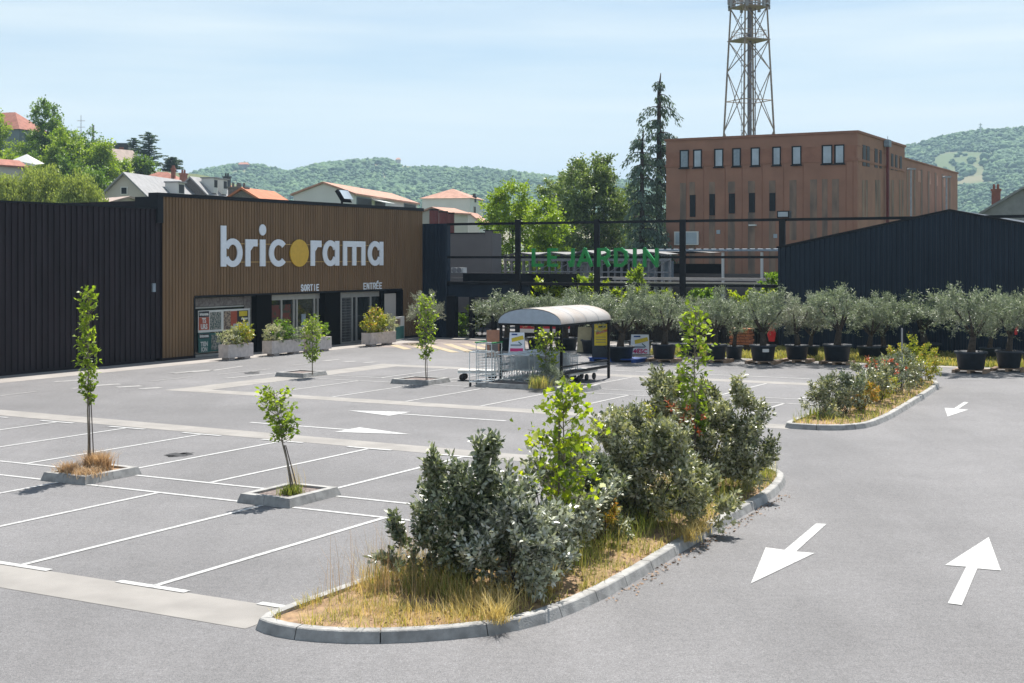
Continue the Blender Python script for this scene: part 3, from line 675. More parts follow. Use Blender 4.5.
# tall golden grass on the near point
P, r_ = scatter(inn, 70000, 62); a, b = abP(P); c = cl(P, 1.6, 3); k = (a > 12.95) & (a < 15.4) & (c > -.12) & (b < -7.7); P = P[k]; a = a[k]
h = .14+.30*np.clip((a-13.1)/1.6, 0, 1); tag(blades('straw_grass', P, h, .0032, 'lf_straw', r_, .65), kind='stuff')
P, r_ = scatter(inn, 14000, 63); a, b = abP(P); k = (a > 13.4) & (a < 15.6) & (b < -8.9); P = P[k]; tag(blades('seed_stems', P, .75, .0022, 'lf_tan', r_, .35), kind='stuff')
# green tall grass at the feet of the shrubs
P, r_ = scatter(inn, 40000, 64); a, b = abP(P); c = cl(P, 1.8, 7); k = (a > 14.0) & (b > -9.9+.04*(a-14)) & (b < -7.95) & (a < 25.2) & (c > -.05)
k &= ~((a < 15.2) & (b > -8.3)); P = P[k]; tag(blades('green_grass', P, .42, .0038, 'lf_grass', r_, .4), kind='stuff')
P, r_ = scatter(inn, 9000, 65); a, b = abP(P); c = cl(P, 1.3, 9); k = (a > 15) & (b > -8.8) & (c > .0); P = P[k]; tag(blades('seed_stems', P, .5, .0025, 'lf_drygrass', r_, .5), kind='stuff')
# grass hanging over the kerb
for px, py, sd_ in ((498, 622, 71), (700, 532, 72), (690, 541, 73)):
    tuft(px, py, .16, .26, 170, 'lf_straw', {71: 'straw tuft hanging over the rounded kerb near the front of the island', 72: 'dry tuft spilling over the kerb beside the big arrow', 73: 'pale dry tuft at the kerb below the middle shrub'}[sd_], sd_, lean=1.0, wd=.004)
# fallen leaves along the kerb
r_ = np.random.default_rng(66); n = 240; a = r_.uniform(15.5, 24, n); b = -7.24-(a-16)*.045+np.abs(r_.normal(size=n))*.10+.02
P = np.stack([a*U[0]+b*E[0], a*U[1]+b*E[1], np.full(n, .012)], 1); D = r_.normal(size=(n, 3)); D[:, 2] *= .15
V, F = leaf_arrays(P, D, .055, .035, r_); V[:, 2] = np.maximum(V[:, 2], .006); tag(npmesh('fallen_leaves', V, F, 'leaf_litter'), kind='stuff')
r_ = np.random.default_rng(67); P, r_ = scatter(inn, 5200, 67, zb=.15); a, b = abP(P); P = P[b > -8.9]; D = r_.normal(size=(len(P), 3)); D[:, 2] *= .3
V, F = leaf_arrays(P, D, .05, .03, r_); tag(npmesh('fallen_leaves', V, F, 'leaf_litter'), kind='stuff')
# ------------------------------------------------------------------ far island: silver and coppery shrubs
inn2 = [(p[0], p[1]) for p in inner2]
SG2 = 'shrubs on the far kerbed bed'
def fs(px, py, s_, m, label, seed, dense=1., tall=1.):
    x, z = G(px, py, .1)
    bush('shrub', label, 'shrub', (x, z, .1), [(0, 0, .48*s_*tall, .48*s_, .5*s_, .45*s_*tall, int(190*dense)), (.25*s_, .2, .72*s_*tall, .32*s_, .35*s_, .32*s_*tall, int(70*dense)), (-.3*s_, .1, .55*s_*tall, .3*s_, .3*s_, .35*s_*tall, int(60*dense))], .2, 10, .085, .042, m, seed, SG2, kw=KW, stems=6)
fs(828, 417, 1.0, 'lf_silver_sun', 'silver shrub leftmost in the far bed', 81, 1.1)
fs(846, 415, 1.05, 'lf_silver', 'silver green shrub second from the left in the far bed', 82)
fs(862, 413, .7, 'lf_orange', 'orange and yellow shrub in the front of the far bed', 83, .6)
fs(868, 406, 1.1, 'lf_silver_sun', 'grey silver shrub in the middle of the far bed', 84)
fs(880, 404, .75, 'lf_photinia', 'low coppery shrub right of the orange one in the far bed', 85, .6)
fs(884, 398, 1.2, 'lf_silver', 'dark silver shrub in the middle rear of the far bed', 86)
fs(900, 394, 1.15, 'lf_silver_sun', 'silver shrub near the right end of the far bed', 87)
fs(912, 386, 1.3, 'lf_photinia', 'tall yellow and red leaved shrub at the right end of the far bed', 88, .9, 1.15)
fs(922, 384, 1.05, 'lf_photinia', 'yellow green shrub last at the right end of the far bed', 89, .8, 1.0)
fs(905, 388, 1.0, 'lf_silver', 'grey shrub under the yellow leaved shrub at the right of the bed', 90)
x, z = G(872, 402, .1)
bush('orange_shrub', 'bright red orange leaf tips over the middle of the far bed', 'shrub', (x, z, .1), [(0, 0, 1.1, .1, .1, .12, 7), (.55, .2, 1.1, .1, .1, .1, 6), (.9, .2, .95, .08, .08, .08, 5)], .14, 7, .1, .045, 'lf_red', 91, stems=4)
x, z = G(902, 392, .1); t = thing('dead_sapling', 'bare thin grey stem standing in the far bed', 'sapling', (x, z, .1))
mb = MB(); mb.tube([(0, 0, 0), (0, 0, 2.0)], .035, .03, 6); mb.build('trunk', 'galv', t)
P, r_ = scatter(inn2, 14000, 92); c = cl(P, 1.6, 5); P = P[c > -.3]; tag(blades('dry_grass', P, .16, .008, 'lf_drygrass', r_, .7), kind='stuff')
P, r_ = scatter(inn2, 7000, 93); c = cl(P, 1.2, 8); a, b = abP(P); P = P[(c > -.05) & (a < 37)]; tag(blades('green_grass', P, .32, .008, 'lf_grass', r_, .5), kind='stuff')
# ------------------------------------------------------------------ the store
A0 = 42.54; BF = -40.1
o = XY(A0, BF)
st = thing('hardware_store', 'brown clad hardware store with big white lettering around a yellow disc and three entrance bays', 'shop', (o[0], o[1], 0), TH_U)
T = lambda px: a_on_b(px, BF)-A0                       # position along the front seen at a picture column
def ZF(px, y_):                                        # height on the front
    a = a_on_b(px, BF); z = a*U[1]+BF*E[1]; return HH(y_, z)
LEN = T(422.5); HT = 6.86; OPN = T(195.4), T(401); OH = 2.6
mb = MB()
corr(mb, 0, LEN, OH+.08, HT, .19, .035, 0, .72)
corr(mb, 0, OPN[0]-.06, .12, OH+.08, .19, .035, 0, .72)
corr(mb, OPN[1]+.06, LEN, .12, OH+.08, .19, .035, 0, .72)
mb.build('cladding', 'brown_clad', st)
mb = MB(); mb.box(0, LEN, .012, .4, OH+.1, HT, 0); mb.box(0, OPN[0]-.05, .012, .4, 0, OH+.1, 0); mb.box(OPN[1]+.05, LEN, .012, .4, 0, OH+.1, 0)
mb.box(0, LEN, .4, 30, 3.0, HT-.15, 0); mb.box(0, LEN, .46, 30, 0, 3.0, 0); mb.box(0, OPN[0]-.1, .4, .46, 0, 3, 0)
mb.build('wall', 'black_clad', st)
mb = MB(); mb.box(-.35, LEN+.02, -.08, .45, HT, HT+.16); mb.box(-.35, -.003, -.06, 1.2, HT-1.1, HT); mb.build('coping', 'black_metal', st)
mb = MB(); mb.box(OPN[0]-.06, OPN[1]+.06, -.05, 0.02, OH, OH+.078); mb.box(OPN[0]-.13, OPN[0]-.05, -.05, .3, 0, OH); mb.box(OPN[1]+.05, OPN[1]+.13, -.05, .3, 0, OH); mb.build('opening_trim', 'black_metal', st)
mb = MB(); mb.box(OPN[0], OPN[1], .05, .33, OH-.02, OH-.005); mb.build('soffit', 'black_metal', st)
p1 = (T(256.5), T(273.5)); p2 = (T(324.5), T(342))
for q in (p1, p2):
    mb = MB(); mb.box(q[0], q[1]-.15, -.02, .40, 0, OH); mb.build('pillar', 'black_void', st)
Y = .34
# poster window bay
x0, x1 = OPN[0], p1[0]-.02
wn = None
mb = MB(); mb.box(x0, x1, Y, Y+.04, .05, OH-.02); wn = mb.build('window', 'glass', st)
mb = MB(); mb.box(x0-.02, x0+.06, Y-.04, Y, .05, OH); mb.box(x0, x1, Y-.04, Y, .0, .1); mb.box(x0, x1, Y-.03, Y-.002, OH-.5, OH-.44); mb.build('frame', 'alu', wn)
mb = MB(); mb.box(x1-.5, x1, Y-.06, Y-.045, .1, OH-.03); mb.build('stone_pier', 'stone', st)
mb = MB(); mb.box(x0+.06, x1-.52, Y-.05, Y-.042, OH-.42, OH-.05); mb.build('stone_lintel', 'stone', st)
sp = T
def poster(px0, py0, px1, py1, m, lift=0., txt=None, tm='white_poster', tsz=.3, ty=.0):
    """picture box -> a poster stuck on the recessed glazing"""
    b_ = BF-Y; q0 = a_on_b(px0, b_)-A0; q1 = a_on_b(px1, b_)-A0; za = a_on_b((px0+px1)/2, b_)*U[1]+b_*E[1]
    z0, z1 = HH(py1, za), HH(py0, za); mbx = MB(); mbx.box(q0, q1, Y-.062-lift, Y-.052-lift, z0, z1); pp = mbx.build('poster', m, st)
    if txt:
        for i, (ln_, dz) in enumerate(txt): text(ln_, tsz, tm, pp, 'lettering', ((q0+q1)/2, Y-.066-lift, z0+(z1-z0)*dz), extr=.001, xs=.8, offset=.012)
    return pp
poster(197, 309.5, 249, 331, 'white_poster')
poster(197.6, 311.3, 208, 317, 'black_poster', .006, [('bricorama', .5)], tsz=.17)
poster(197.6, 317.2, 208, 330, 'red_poster', .006, [('TS', .72), ('URS', .25)], tsz=.3)
poster(208.8, 312, 220, 329.5, 'photo_poster', .006)
poster(222.5, 311, 229.5, 329.5, 'tan_poster', .006)
poster(229.5, 311, 236, 326, 'red_poster', .006)
poster(236, 310.4, 247, 322.5, 'black_poster', .006)
poster(238, 311, 246, 316, 'yellow_poster', .01)
poster(240, 317.6, 246.5, 319.4, 'white_poster', .01)
poster(232, 323.2, 248.5, 329.2, 'white_letter', .006)
poster(197.4, 332.6, 208.8, 352.5, 'teal_poster', .0, [('TIEN', .42), ('ION', .15)], tsz=.27)
poster(198, 333.5, 208, 338.4, 'black_poster', .006, [('bricorama', .5)], tsz=.17)
poster(209.2, 333, 220, 351, 'teal_poster', .0); poster(210.2, 334.5, 219, 349.5, 'photo_poster', .006)
poster(221, 333, 246, 352, 'black_poster', .0)
# door bays
def bay(x0, x1, splits, head, goods):
    mbx = MB(); mbx.box(x0, x1, Y, Y+.04, .03, OH-.02); g = mbx.build('window', 'glass', st)
    mbx = MB(); mbx.box(x0, x1, Y-.06, Y-.002, OH-head, OH); 
    for s_ in splits: mbx.box(s_-.05, s_+.05, Y-.06, Y-.002, .02, OH-head)
    mbx.box(x0, x1, Y-.055, Y-.003, 0, .08); mbx.build('frame', 'alu', g)
    return g
b1x = (p1[1]-.13, p2[0]-.02); L1 = b1x[1]-b1x[0]
bay(b1x[0], b1x[1], [b1x[0]+L1*f for f in (.27, .50, .56, .90, .97)], .28, None)
mb = MB(); mb.box(b1x[0]+.12, b1x[0]+L1*.45, Y-.012, Y-.003, 1.1, 2.1); mb.build('goods_seen_through_glass', 'goods_red', st)
mb = MB(); mb.box(b1x[0]+.12, b1x[0]+L1*.45, Y-.012, Y-.003, .3, 1.08); mb.build('goods_seen_through_glass', 'goods_green', st)
mb = MB(); mb.box(b1x[0]+L1*.66, b1x[0]+L1*.74, Y-.012, Y-.003, .95, 1.6); mb.build('poster', 'blue_corr', st)
b2x = (p2[1]-.13, OPN[1]); L2 = b2x[1]-b2x[0]
bay(b2x[0], b2x[1]-L2*.27, [b2x[0]+L2*f for f in (.08, .26, .33, .56)], .3, None)
mb = MB()
for k in range(16): mb.box(b2x[0]+L2*.10, b2x[0]+L2*.26, Y-.02, Y-.006, .15+k*.14, .165+k*.14)
for k in range(9): mb.box(b2x[0]+L2*(.10+.02*k), b2x[0]+L2*(.10+.02*k)+.015, Y-.02, Y-.006, .1, 2.3)
mb.build('grille', 'galv', st)
mb = MB(); mb.box(b2x[1]-L2*.24, b2x[1]-.16, Y-.12, Y-.08, .5, OH-.18); mb.build('notice_panel', 'cream_wall', st)
mb = MB(); mb.box(b2x[1]-L2*.30, b2x[1]-L2*.25, Y-.2, Y, 0, OH-.03); mb.build('door_jamb', 'black_void', st)
# ---- lettering of the sign
def ring(cx, cz, rx, rz, tx, tz, a0=0., a1=360., n=28):
    P = []
    for i in range(n+1): t = R(a0+(a1-a0)*i/n); P.append((cx+rx*math.cos(t), cz+rz*math.sin(t)))
    Q = []
    for i in range(n+1): t = R(a0+(a1-a0)*i/n); Q.append((cx+(rx-tx)*math.cos(t), cz+(rz-tz)*math.sin(t)))
    return P, Q
def add_ring(mb, y0, y1, *a, **k):
    P, Q = ring(*a, **k); n = len(P); vs = []
    for y in (y0, y1): vs += [(x, y, z) for x, z in P]+[(x, y, z) for x, z in Q]
    fs = []
    for i in range(n-1):
        fs += [(i, i+1, n+i+1, n+i), (2*n+i, 3*n+i, 3*n+i+1, 2*n+i+1), (i, 2*n+i, 2*n+i+1, i+1), (n+i, n+i+1, 3*n+i+1, 3*n+i)]
    fs += [(0, n, 3*n, 2*n), (n-1, 3*n-1, 4*n-1, 2*n-1)]
    mb.add(vs, fs)

TF = T
T = lambda px: a_on_b(px, BF+.10)-A0
mb = MB(); zb_ = ZF(230, 266.4); zx = ZF(255, 239.6); 
zb2 = ZF(375, 265.4); zx2 = ZF(370, 241.4)
zb_ = (zb_+zb2)/2; zx = (zx+zx2)/2; XH = zx-zb_; za_ = ZF(224, 225.7)
for z in (zb_+XH*.16, zb_+XH*.83): mb.box(T(238), T(372), -.075, -.05, z-.018, z+.018)
sign = mb.build('sign_backing_rails', 'neon_line', st)
Y0, Y1 = -.12, -.074; SW = XH*.275
def letter(mb, m='white_letter', par=None): return mb.build('letter', m, par or sign)
def stem(mb, x, z0, z1, w=SW, j=0): mb.box(x, x+w, Y0-.002*j, Y1, z0, z1)
lb = T(220.8); l = MB(); stem(l, lb, zb_, za_, SW*1.05); rx = (T(242.3)-lb)/2-SW*.2; add_ring(l, Y0-.002, Y1, T(242.3)-rx, zb_+XH*.5, rx, XH*.52, SW*1.0, SW*.80, a0=-155, a1=155); letter(l)
x_ = T(245.4); l = MB(); stem(l, x_, zb_, zx, SW); l.prismy([(x_+SW-.01, zx-SW*1.6), (x_+SW-.01, zx), (T(257.3), zx), (T(257.3), zx-SW*.95), (x_+SW*1.6, zx-SW*.95)], Y0-.002, Y1); letter(l)
x_ = T(259.9); l = MB(); stem(l, x_, zb_, zx, T(265.3)-x_); cx = (x_+T(265.3))/2; l.prismy([(cx+.235*math.cos(R(k*15)), zx+XH*.36+XH*.21*math.sin(R(k*15))) for k in range(24)], Y0, Y1); letter(l)
l = MB(); cx = T(278.5); rx = cx-T(269); add_ring(l, Y0, Y1, cx, zb_+XH*.5, rx, XH*.52, SW*1.0, SW*.80, a0=42, a1=318); letter(l)
l = MB(); cx = (T(289.9)+T(308.3))/2; l.prismy([(cx+(T(308.3)-T(289.9))/2*math.cos(R(k*10)), zb_+XH*.5+XH*.53*math.sin(R(k*10))) for k in range(36)], Y0-.01, Y1); letter(l, 'gold')
x_ = T(310.6); l = MB(); stem(l, x_, zb_, zx, SW); l.prismy([(x_+SW-.01, zx-SW*1.6), (x_+SW-.01, zx), (T(321.3), zx), (T(321.3), zx-SW*.95), (x_+SW*1.6, zx-SW*.95)], Y0-.002, Y1); letter(l)
for xa, xb_ in ((322.7, 339.1), (367.8, 383.2)):
    l = MB(); q0, q1 = T(xa), T(xb_); stem(l, q1-SW, zb_, zx, SW); rx = (q1-q0)/2-SW*.15; add_ring(l, Y0-.002, Y1, q0+rx, zb_+XH*.5, rx, XH*.52, SW*1.0, SW*.80, a0=25, a1=335); letter(l)
q0, q1 = T(343), T(365.2); l = MB(); stem(l, q0, zb_, zx, SW); stem(l, (q0+q1)/2-SW/2, zb_, zx-SW*.85, SW); stem(l, q1-SW, zb_, zx-SW*.01, SW); l.box(q0+SW, q1-SW, Y0-.002, Y1, zx-SW*.85, zx); letter(l)
T = TF
# capitals from strokes
GL = {'S': [[(1, .82), (.75, 1), (.25, 1), (0, .8), (.1, .58), (.9, .42), (1, .2), (.75, 0), (.25, 0), (0, .18)]], 'O': [[(.5, 1), (.1, .85), (0, .5), (.1, .15), (.5, 0), (.9, .15), (1, .5), (.9, .85), (.5, 1)]],
      'R': [[(0, 0), (0, 1), (.7, 1), (1, .85), (1, .62), (.7, .46), (0, .46)], [(.55, .46), (1, 0)]], 'T': [[(0, 1), (1, 1)], [(.5, 1), (.5, 0)]], 'I': [[(.5, 0), (.5, 1)]], 'E': [[(1, 0), (0, 0), (0, 1), (1, 1)], [(0, .5), (.85, .5)]],
      'É': [[(1, 0), (0, 0), (0, 1), (1, 1)], [(0, .5), (.85, .5)], [(.35, 1.18), (.8, 1.36)]], 'N': [[(0, 0), (0, 1), (1, 0), (1, 1)]], 'L': [[(0, 1), (0, 0), (1, 0)]], 'J': [[(1, 1), (1, .25), (.8, 0), (.35, 0), (.05, .2)]],
      'A': [[(0, 0), (.5, 1), (1, 0)], [(.2, .32), (.8, .32)]], 'D': [[(0, 0), (0, 1), (.55, 1), (.9, .8), (1, .5), (.9, .2), (.55, 0), (0, 0)]]}
def strokes(mb, ch, x0, w_, z0, h, tk, y0, y1):
    j = 0; hw = tk/2
    for pl in GL[ch]:
        for (xa, za), (xb_, zb1) in zip(pl[:-1], pl[1:]):
            p = Vector((x0+hw+xa*(w_-tk), z0+hw+za*(h-tk))); q = Vector((x0+hw+xb_*(w_-tk), z0+hw+zb1*(h-tk))); d = (q-p).normalized(); s_ = Vector((-d[1], d[0])); p = p-d*hw*.9; q = q+d*hw*.9
            mb.prismy([tuple(p-s_*hw), tuple(q-s_*hw), tuple(q+s_*hw), tuple(p+s_*hw)], y0-.0025*j, y1); j += 1
for word, pa, pb, pyb, pyt in (('SORTIE', 300, 318.6, 291, 284.2), ('ENTRÉE', 362.6, 381.6, 289.2, 282.6)):
    q0, q1 = T(pa), T(pb); n = len(word); z0 = ZF((pa+pb)/2, pyb); h = ZF((pa+pb)/2, pyt)-z0; wl = (q1-q0)/n
    par = None
    for i, ch in enumerate(word):
        l = MB(); strokes(l, ch, q0+i*wl+(wl*.15 if ch == 'I' else 0), wl*(.80 if ch != 'I' else .5), z0, h, .055, -.062, -.036)
        ob = letter(l, 'white_letter', st); ob.name = 'sign_letter'
mb = MB(); a = T(341); mb.box(a-.04, a+.04, -.1, -.02, HT+.1, HT+.35); mb.build('bracket', 'black_metal', st); fl = MB(); fl.add([(a-.3, -.4, HT+.3), (a+.3, -.4, HT+.3), (a+.45, -.1, HT+.85), (a-.45, -.1, HT+.85), (a-.45, -.35, HT+.2), (a+.45, -.35, HT+.2), (a+.45, .05, HT+.75), (a-.45, .05, HT+.75)], [(0, 1, 2, 3), (4, 7, 6, 5), (0, 4, 5, 1), (1, 5, 6, 2), (2, 6, 7, 3), (3, 7, 4, 0)]); f_ = fl.build('floodlight', 'black_metal', st)
fl = MB(); fl.add([(a-.38, -.47, HT+.36), (a+.38, -.47, HT+.36), (a+.38, -.15, HT+.8), (a-.38, -.15, HT+.8)], [(0, 1, 2, 3)]); ob = fl.build('lamp_glass', 'win_pale', f_); ob.location = (0, -.012, .01)
# ---- black clad wing left of the brown front
wg = thing('clad_wing', 'long black ribbed clad warehouse wing left of the brown shop front', 'building', (o[0], o[1], 0), TH_U)
mb = MB(); corr(mb, -34, -.01, .12, 6.32, .285, .05, .06, .5); mb.build('cladding', 'black_clad', wg)
mb = MB(); mb.box(-34, -.36, .08, 30, 0, 6.25); mb.build('wall', 'black_clad', wg)
mb = MB(); mb.box(-34, -.36, -.02, .5, 6.32, 6.40); mb.build('coping', 'black_metal', wg)
mb = MB(); mb.box(T(161)-.55, T(161)-.4, -.09, -.01, 2.9, 3.25); mb.build('junction_box', 'blue_corr', wg)
# ------------------------------------------------------------------ black return wall and steel garden frame
AF = 62.6; o2 = XY(AF, BF)
TB = lambda px, off=0.: b_on_a(px, AF+off)-BF
def ZB(px, y_, off=0.):
    b = b_on_a(px, AF+off); return HH(y_, (AF+off)*U[1]+b*E[1])
gw = thing('clad_return_wall', 'black ribbed clad return wall between the shop front and the garden gate', 'wall', (o2[0], o2[1], 0), TH_E)
ztop = ZB(440, 223.6); xr = TB(447.5); xg = TB(455.5)
mb = MB(); corr(mb, .05, xr, 0, ztop, .21, .03, -.05, .6); mb.build('cladding', 'shed_clad', gw)
mb = MB(); mb.box(.05, xr, -.03, .3, 0, ztop); mb.build('wall', 'shed_clad', gw)
mb = MB(); mb.box(xr+.002, xg, -.12, .3, 0, ZB(455, 296)); mb.build('gate_pier', 'black_metal', gw)
fr = thing('garden_pergola', 'tall black steel frame of posts and three rails carrying the green garden letters', 'frame', (o2[0], o2[1], 0), TH_E)
xE = b_on_a(1100, AF)-BF
for k, (pya, th) in enumerate(((222.2, .13), (257.2, .12), (284.4, .16))):
    z = ZB(600, pya); mb = MB(); mb.box(xr, xE if k == 0 else TB(779), -.06+.003*k, .06, z-th/2, z+th/2); mb.build('rail', 'black_metal', fr)
for px in (519, 598, 683.5, 783): x = TB(px); mb = MB(); mb.box(x-.15, x+.15, -.17, -.063, 0, ZB(px, 219.5)); mb.build('post', 'black_metal', fr)
x = TB(785); ob = MB(); ob.box(x-.3, x+.3, -.3, .05, ZB(785, 220)+.1, ZB(785, 211)); f_ = ob.build('floodlight', 'black_metal', fr); ob = MB(); ob.box(x-.24, x+.24, -.33, -.303, ZB(785, 220)+.15, ZB(785, 212)); ob.build('lamp_glass', 'win_pale', f_)
sgn = thing('garden_sign', 'green capital letters fixed on the middle rail of the black frame', 'sign', (o2[0], o2[1], 0), TH_E)
zl0 = ZB(600, 266.9); zl1 = ZB(600, 248.0)
for ch, xa, xb_ in (('L', 534.6, 546), ('E', 550.2, 560), ('J', 570.6, 576.8), ('A', 579.6, 595.2), ('R', 599.8, 612.4), ('D', 616.6, 630.6), ('I', 633.8, 640.2), ('N', 645.4, 660.6)):
    l = MB(); q0, q1 = TB(xa), TB(xb_); strokes(l, ch, q0, q1-q0, zl0, zl1-zl0, .165, -.34, -.2); l.build('letter', 'green_letter', sgn)
# black fascia / roof edge right of the pier, open garden entrance below
fa = thing('garden_entrance_canopy', 'black fascia over the garden gate right of the black return wall', 'canopy', (o2[0], o2[1], 0), TH_E)
mb = MB(); mb.box(xr+.01, TB(528), .08, .3, ZB(470, 297), ZB(470, 284)); mb.build('fascia', 'shed_clad', fa)
mb = MB(); mb.box(xr+.01, TB(562), 1.6, 1.8, ZB(480, 284), ZB(480, 273.5)); mb.build('upper_fascia', 'black_metal', fa)
mb = MB(); mb.box(xr+.01, TB(562), 1.82, 9, ZB(480, 284)+.2, ZB(480, 284)+.3); mb.build('roof', 'black_metal', fa)
for px in (470, 492): x = TB(px); mb = MB(); mb.box(x-.12, x+.12, .1, .32, 0, ZB(470, 297)); mb.build('post', 'black_metal', fa)
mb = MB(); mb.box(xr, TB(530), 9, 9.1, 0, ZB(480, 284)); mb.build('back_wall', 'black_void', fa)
# pale flat roof edge and rail running behind the frame
gc = thing('garden_roof_edge', 'long pale beige roof edge of the garden centre running behind the steel frame', 'roof', (o2[0], o2[1], 0), TH_E)
mb = MB(); mb.box(TB(505, 3), TB(790, 3), 3.2, 3.35, ZB(640, 286.6, 3.2), ZB(640, 281.8, 3.2)); mb.build('front_board', 'canopy_fab', gc)
mb = MB(); mb.box(TB(505, 3), TB(790, 3), 6.2, 6.35, ZB(640, 280, 6.2), ZB(640, 277.2, 6.2)); mb.build('rear_board', 'canopy_fab', gc)
mb = MB(); mb.box(TB(505, 3), TB(790, 3), 3.36, 6.19, ZB(640, 284, 3.2)-.08, ZB(640, 284, 3.2)); mb.build('roof', 'canopy', gc)
for px in range(505, 790, 35): x = TB(px, 3); mb = MB(); mb.box(x-.08, x+.08, 3.3, 3.42, 0, 2.7); mb.build('post', 'black_metal', gc)
# dark back screen of the garden yard (timber racks and shade cloth)
gy = thing('garden_yard_fence', 'dark brown slatted screen behind the potted olive trees', 'fence', (o2[0], o2[1], 0), TH_E)
mb = MB(); corr(mb, TB(498), TB(779), 0, 2.1, .16, .02, 2.4, .8); mb.build('boards', 'dark_bark', gy)
for i in range(9): x = TB(500)+(TB(779)-TB(500))*i/8; mb = MB(); mb.box(x-.05, x+.05, 2.25, 2.36, 0, 2.2); mb.build('post', 'black_metal', gy)
# garden gate
gg = thing('garden_gate', 'black barred metal gate of the garden entrance', 'gate', (o2[0], o2[1], 0), TH_E)
x0, x1 = xg, TB(489); mb = MB(); mb.box(x0, x1, .4, .45, .1, .16); mb.box(x0, x1, .4, .45, 1.3, 1.36); mb.build('gate_frame', 'black_metal', gg)
mb = MB(); n = 26
for i in range(n+1): x = x0+(x1-x0)*i/n; mb.tube([(x, .425, .1), (x, .425, 1.34)], .012, .012, 4)
mb.build('bars', 'black_metal', gg)
# grey box building behind the frame with air conditioners
gb = thing('plant_room', 'grey brown flat wall of the box building behind the left of the steel frame', 'building', (o2[0], o2[1], 0), TH_E)
D_ = 9.5; x0, x1 = TB(444, D_), TB(501.5, D_); xm = TB(493, D_)
dp = a_on_b(501.5, BF+xm)-AF; mb = MB(); mb.box(x0-4, xm, D_, dp, 0, ZB(470, 233.6, D_)); mb.build('wall', 'grey_wall', gb); mb = MB(); mb.box(xm-.5, xm+.02, D_-.12, D_-.003, 0, ZB(490, 231, D_)); mb.build('pier', 'grey_wall', gb)
mb = MB(); mb.box(xm-.6, xm+.06, D_-.16, dp+.05, ZB(490, 231, D_), ZB(490, 230, D_)); mb.box(x0-4, xm-.601, D_-.08, dp, ZB(470, 233.6, D_), ZB(470, 232.6, D_)); mb.build('coping', 'black_metal', gb)
for px, ww in ((455, .2), (460, .3)):
    x = TB(px, 7.5); t = MB(); z0 = ZB(px, 273.3, 7.5); t.box(x-ww, x+ww, 7.4, 7.8, z0, ZB(px, 267.6, 7.5))
    ac = thing('air_conditioner', {455: 'narrow white air conditioning box leftmost on the black roof', 460: 'wide white air conditioning box with round fan on the black roof'}[px], 'air conditioner', (o2[0], o2[1], 0), TH_E)
    t.build('casing', 'white_wall', ac); t = MB(); t.lathe([(.17, 0), (.17, .02)], n=16); ob = t.build('fan_grille', 'galv', ac); ob.location = (x, 7.4, (z0+ZB(px, 266.6, 7.5))/2); ob.rotation_euler = (R(90), 0, 0)
mb = MB(); mb.box(TB(447, 7), TB(530, 7), 7.2, 7.3, ZB(480, 275.5, 7.2), ZB(480, 273, 7.2)); mb.box(TB(447, 7), TB(530, 7), 7.31, 9, 3.0, 3.1)
tag(mb.build('roof_parapet', 'canopy', loc=(o2[0], o2[1], 0), rz=TH_E), 'low pale parapet in front of the grey brown plant room wall', 'roof')
# greenhouse canopies
gh = thing('greenhouse', 'pale metal greenhouse frames with light roofs behind the green garden letters', 'greenhouse', (o2[0], o2[1], 0), TH_E)
D_ = 12.; x0, x1 = TB(503, D_), TB(668, D_); zt = ZB(560, 249.5, D_); zb1 = ZB(560, 275, D_)
n = 5; wl = (x1-x0)/n
for i in range(n):
    mb = MB(); xa = x0+i*wl; hh = (-.12, -.1, 0, .05, -.1)[i]
    mb.add([(xa, D_, zt-.35), (xa+wl*.5, D_, zt-.05+hh), (xa+wl-.02, D_, zt-.3), (xa, D_+9, zt-.2), (xa+wl*.5, D_+9, zt+.0+hh), (xa+wl-.02, D_+9, zt-.15), (xa, D_, zt-.45), (xa+wl*.5, D_, zt-.14+hh), (xa+wl-.02, D_, zt-.4)], [(0, 1, 4, 3), (1, 2, 5, 4), (0, 6, 7, 1), (1, 7, 8, 2)]); mb.build('roof_bay', 'canopy', gh)
mb = MB(); r_ = np.random.default_rng(7)
for i in range(26):
    x = x0+(x1-x0)*i/25; mb.box(x-.05, x+.05, D_+.1+r_.uniform(0, .2), D_+.4, 2.0, zt-.3)
for z in (zb1+.2, zb1+.9, zt-.6): mb.box(x0, x1, D_+.05, D_+.09, z-.04, z+.04)
for i in range(9): x = x0+(x1-x0)*(i+.5)/9; mb.tube([(x-.7, D_+.05, zb1+.2), (x+.7, D_+.05, zt-.6)], .03, .03, 4)
mb.build('frame', 'galv', gh)
mb = MB(); mb.box(x0, x1, D_+9.2, D_+9.3, 0, zt-.9); mb.build('rear_glazing', 'win_dark', gh)
r_ = np.random.default_rng(8)
for i in range(7):
    x = x0+(x1-x0)*r_.uniform(.05, .95); mb = MB(); mb.box(x-.35, x+.35, D_+1.6, D_+1.7, zb1-.3, zt-.7); mb.build('panel', ('white_wall', 'blue_corr', 'canopy')[i % 3], gh)
cb = thing('corrugated_canopy', 'long light blue grey corrugated canopy on thin white posts before the red brown block', 'canopy', (o2[0], o2[1], 0), TH_E)
D_ = 14.; x0, x1 = TB(655, D_), TB(790, D_); zt = ZB(720, 249.6, D_); mb = MB(); x = x0
vs = []; k = 0
while x < x1:
    for dx, dz in ((0, 0), (.12, .05), (.24, .05), (.36, 0)): vs += [(x+dx, D_, zt+dz), (x+dx, D_+5, zt+.02+dz)]
    x += .48
mb.add(vs, [(2*i, 2*i+2, 2*i+3, 2*i+1) for i in range(len(vs)//2-1)]); mb.box(x0, x1, D_-.06, D_-.002, zt-.10, zt+.03); mb.build('roof', 'blue_corr', cb)
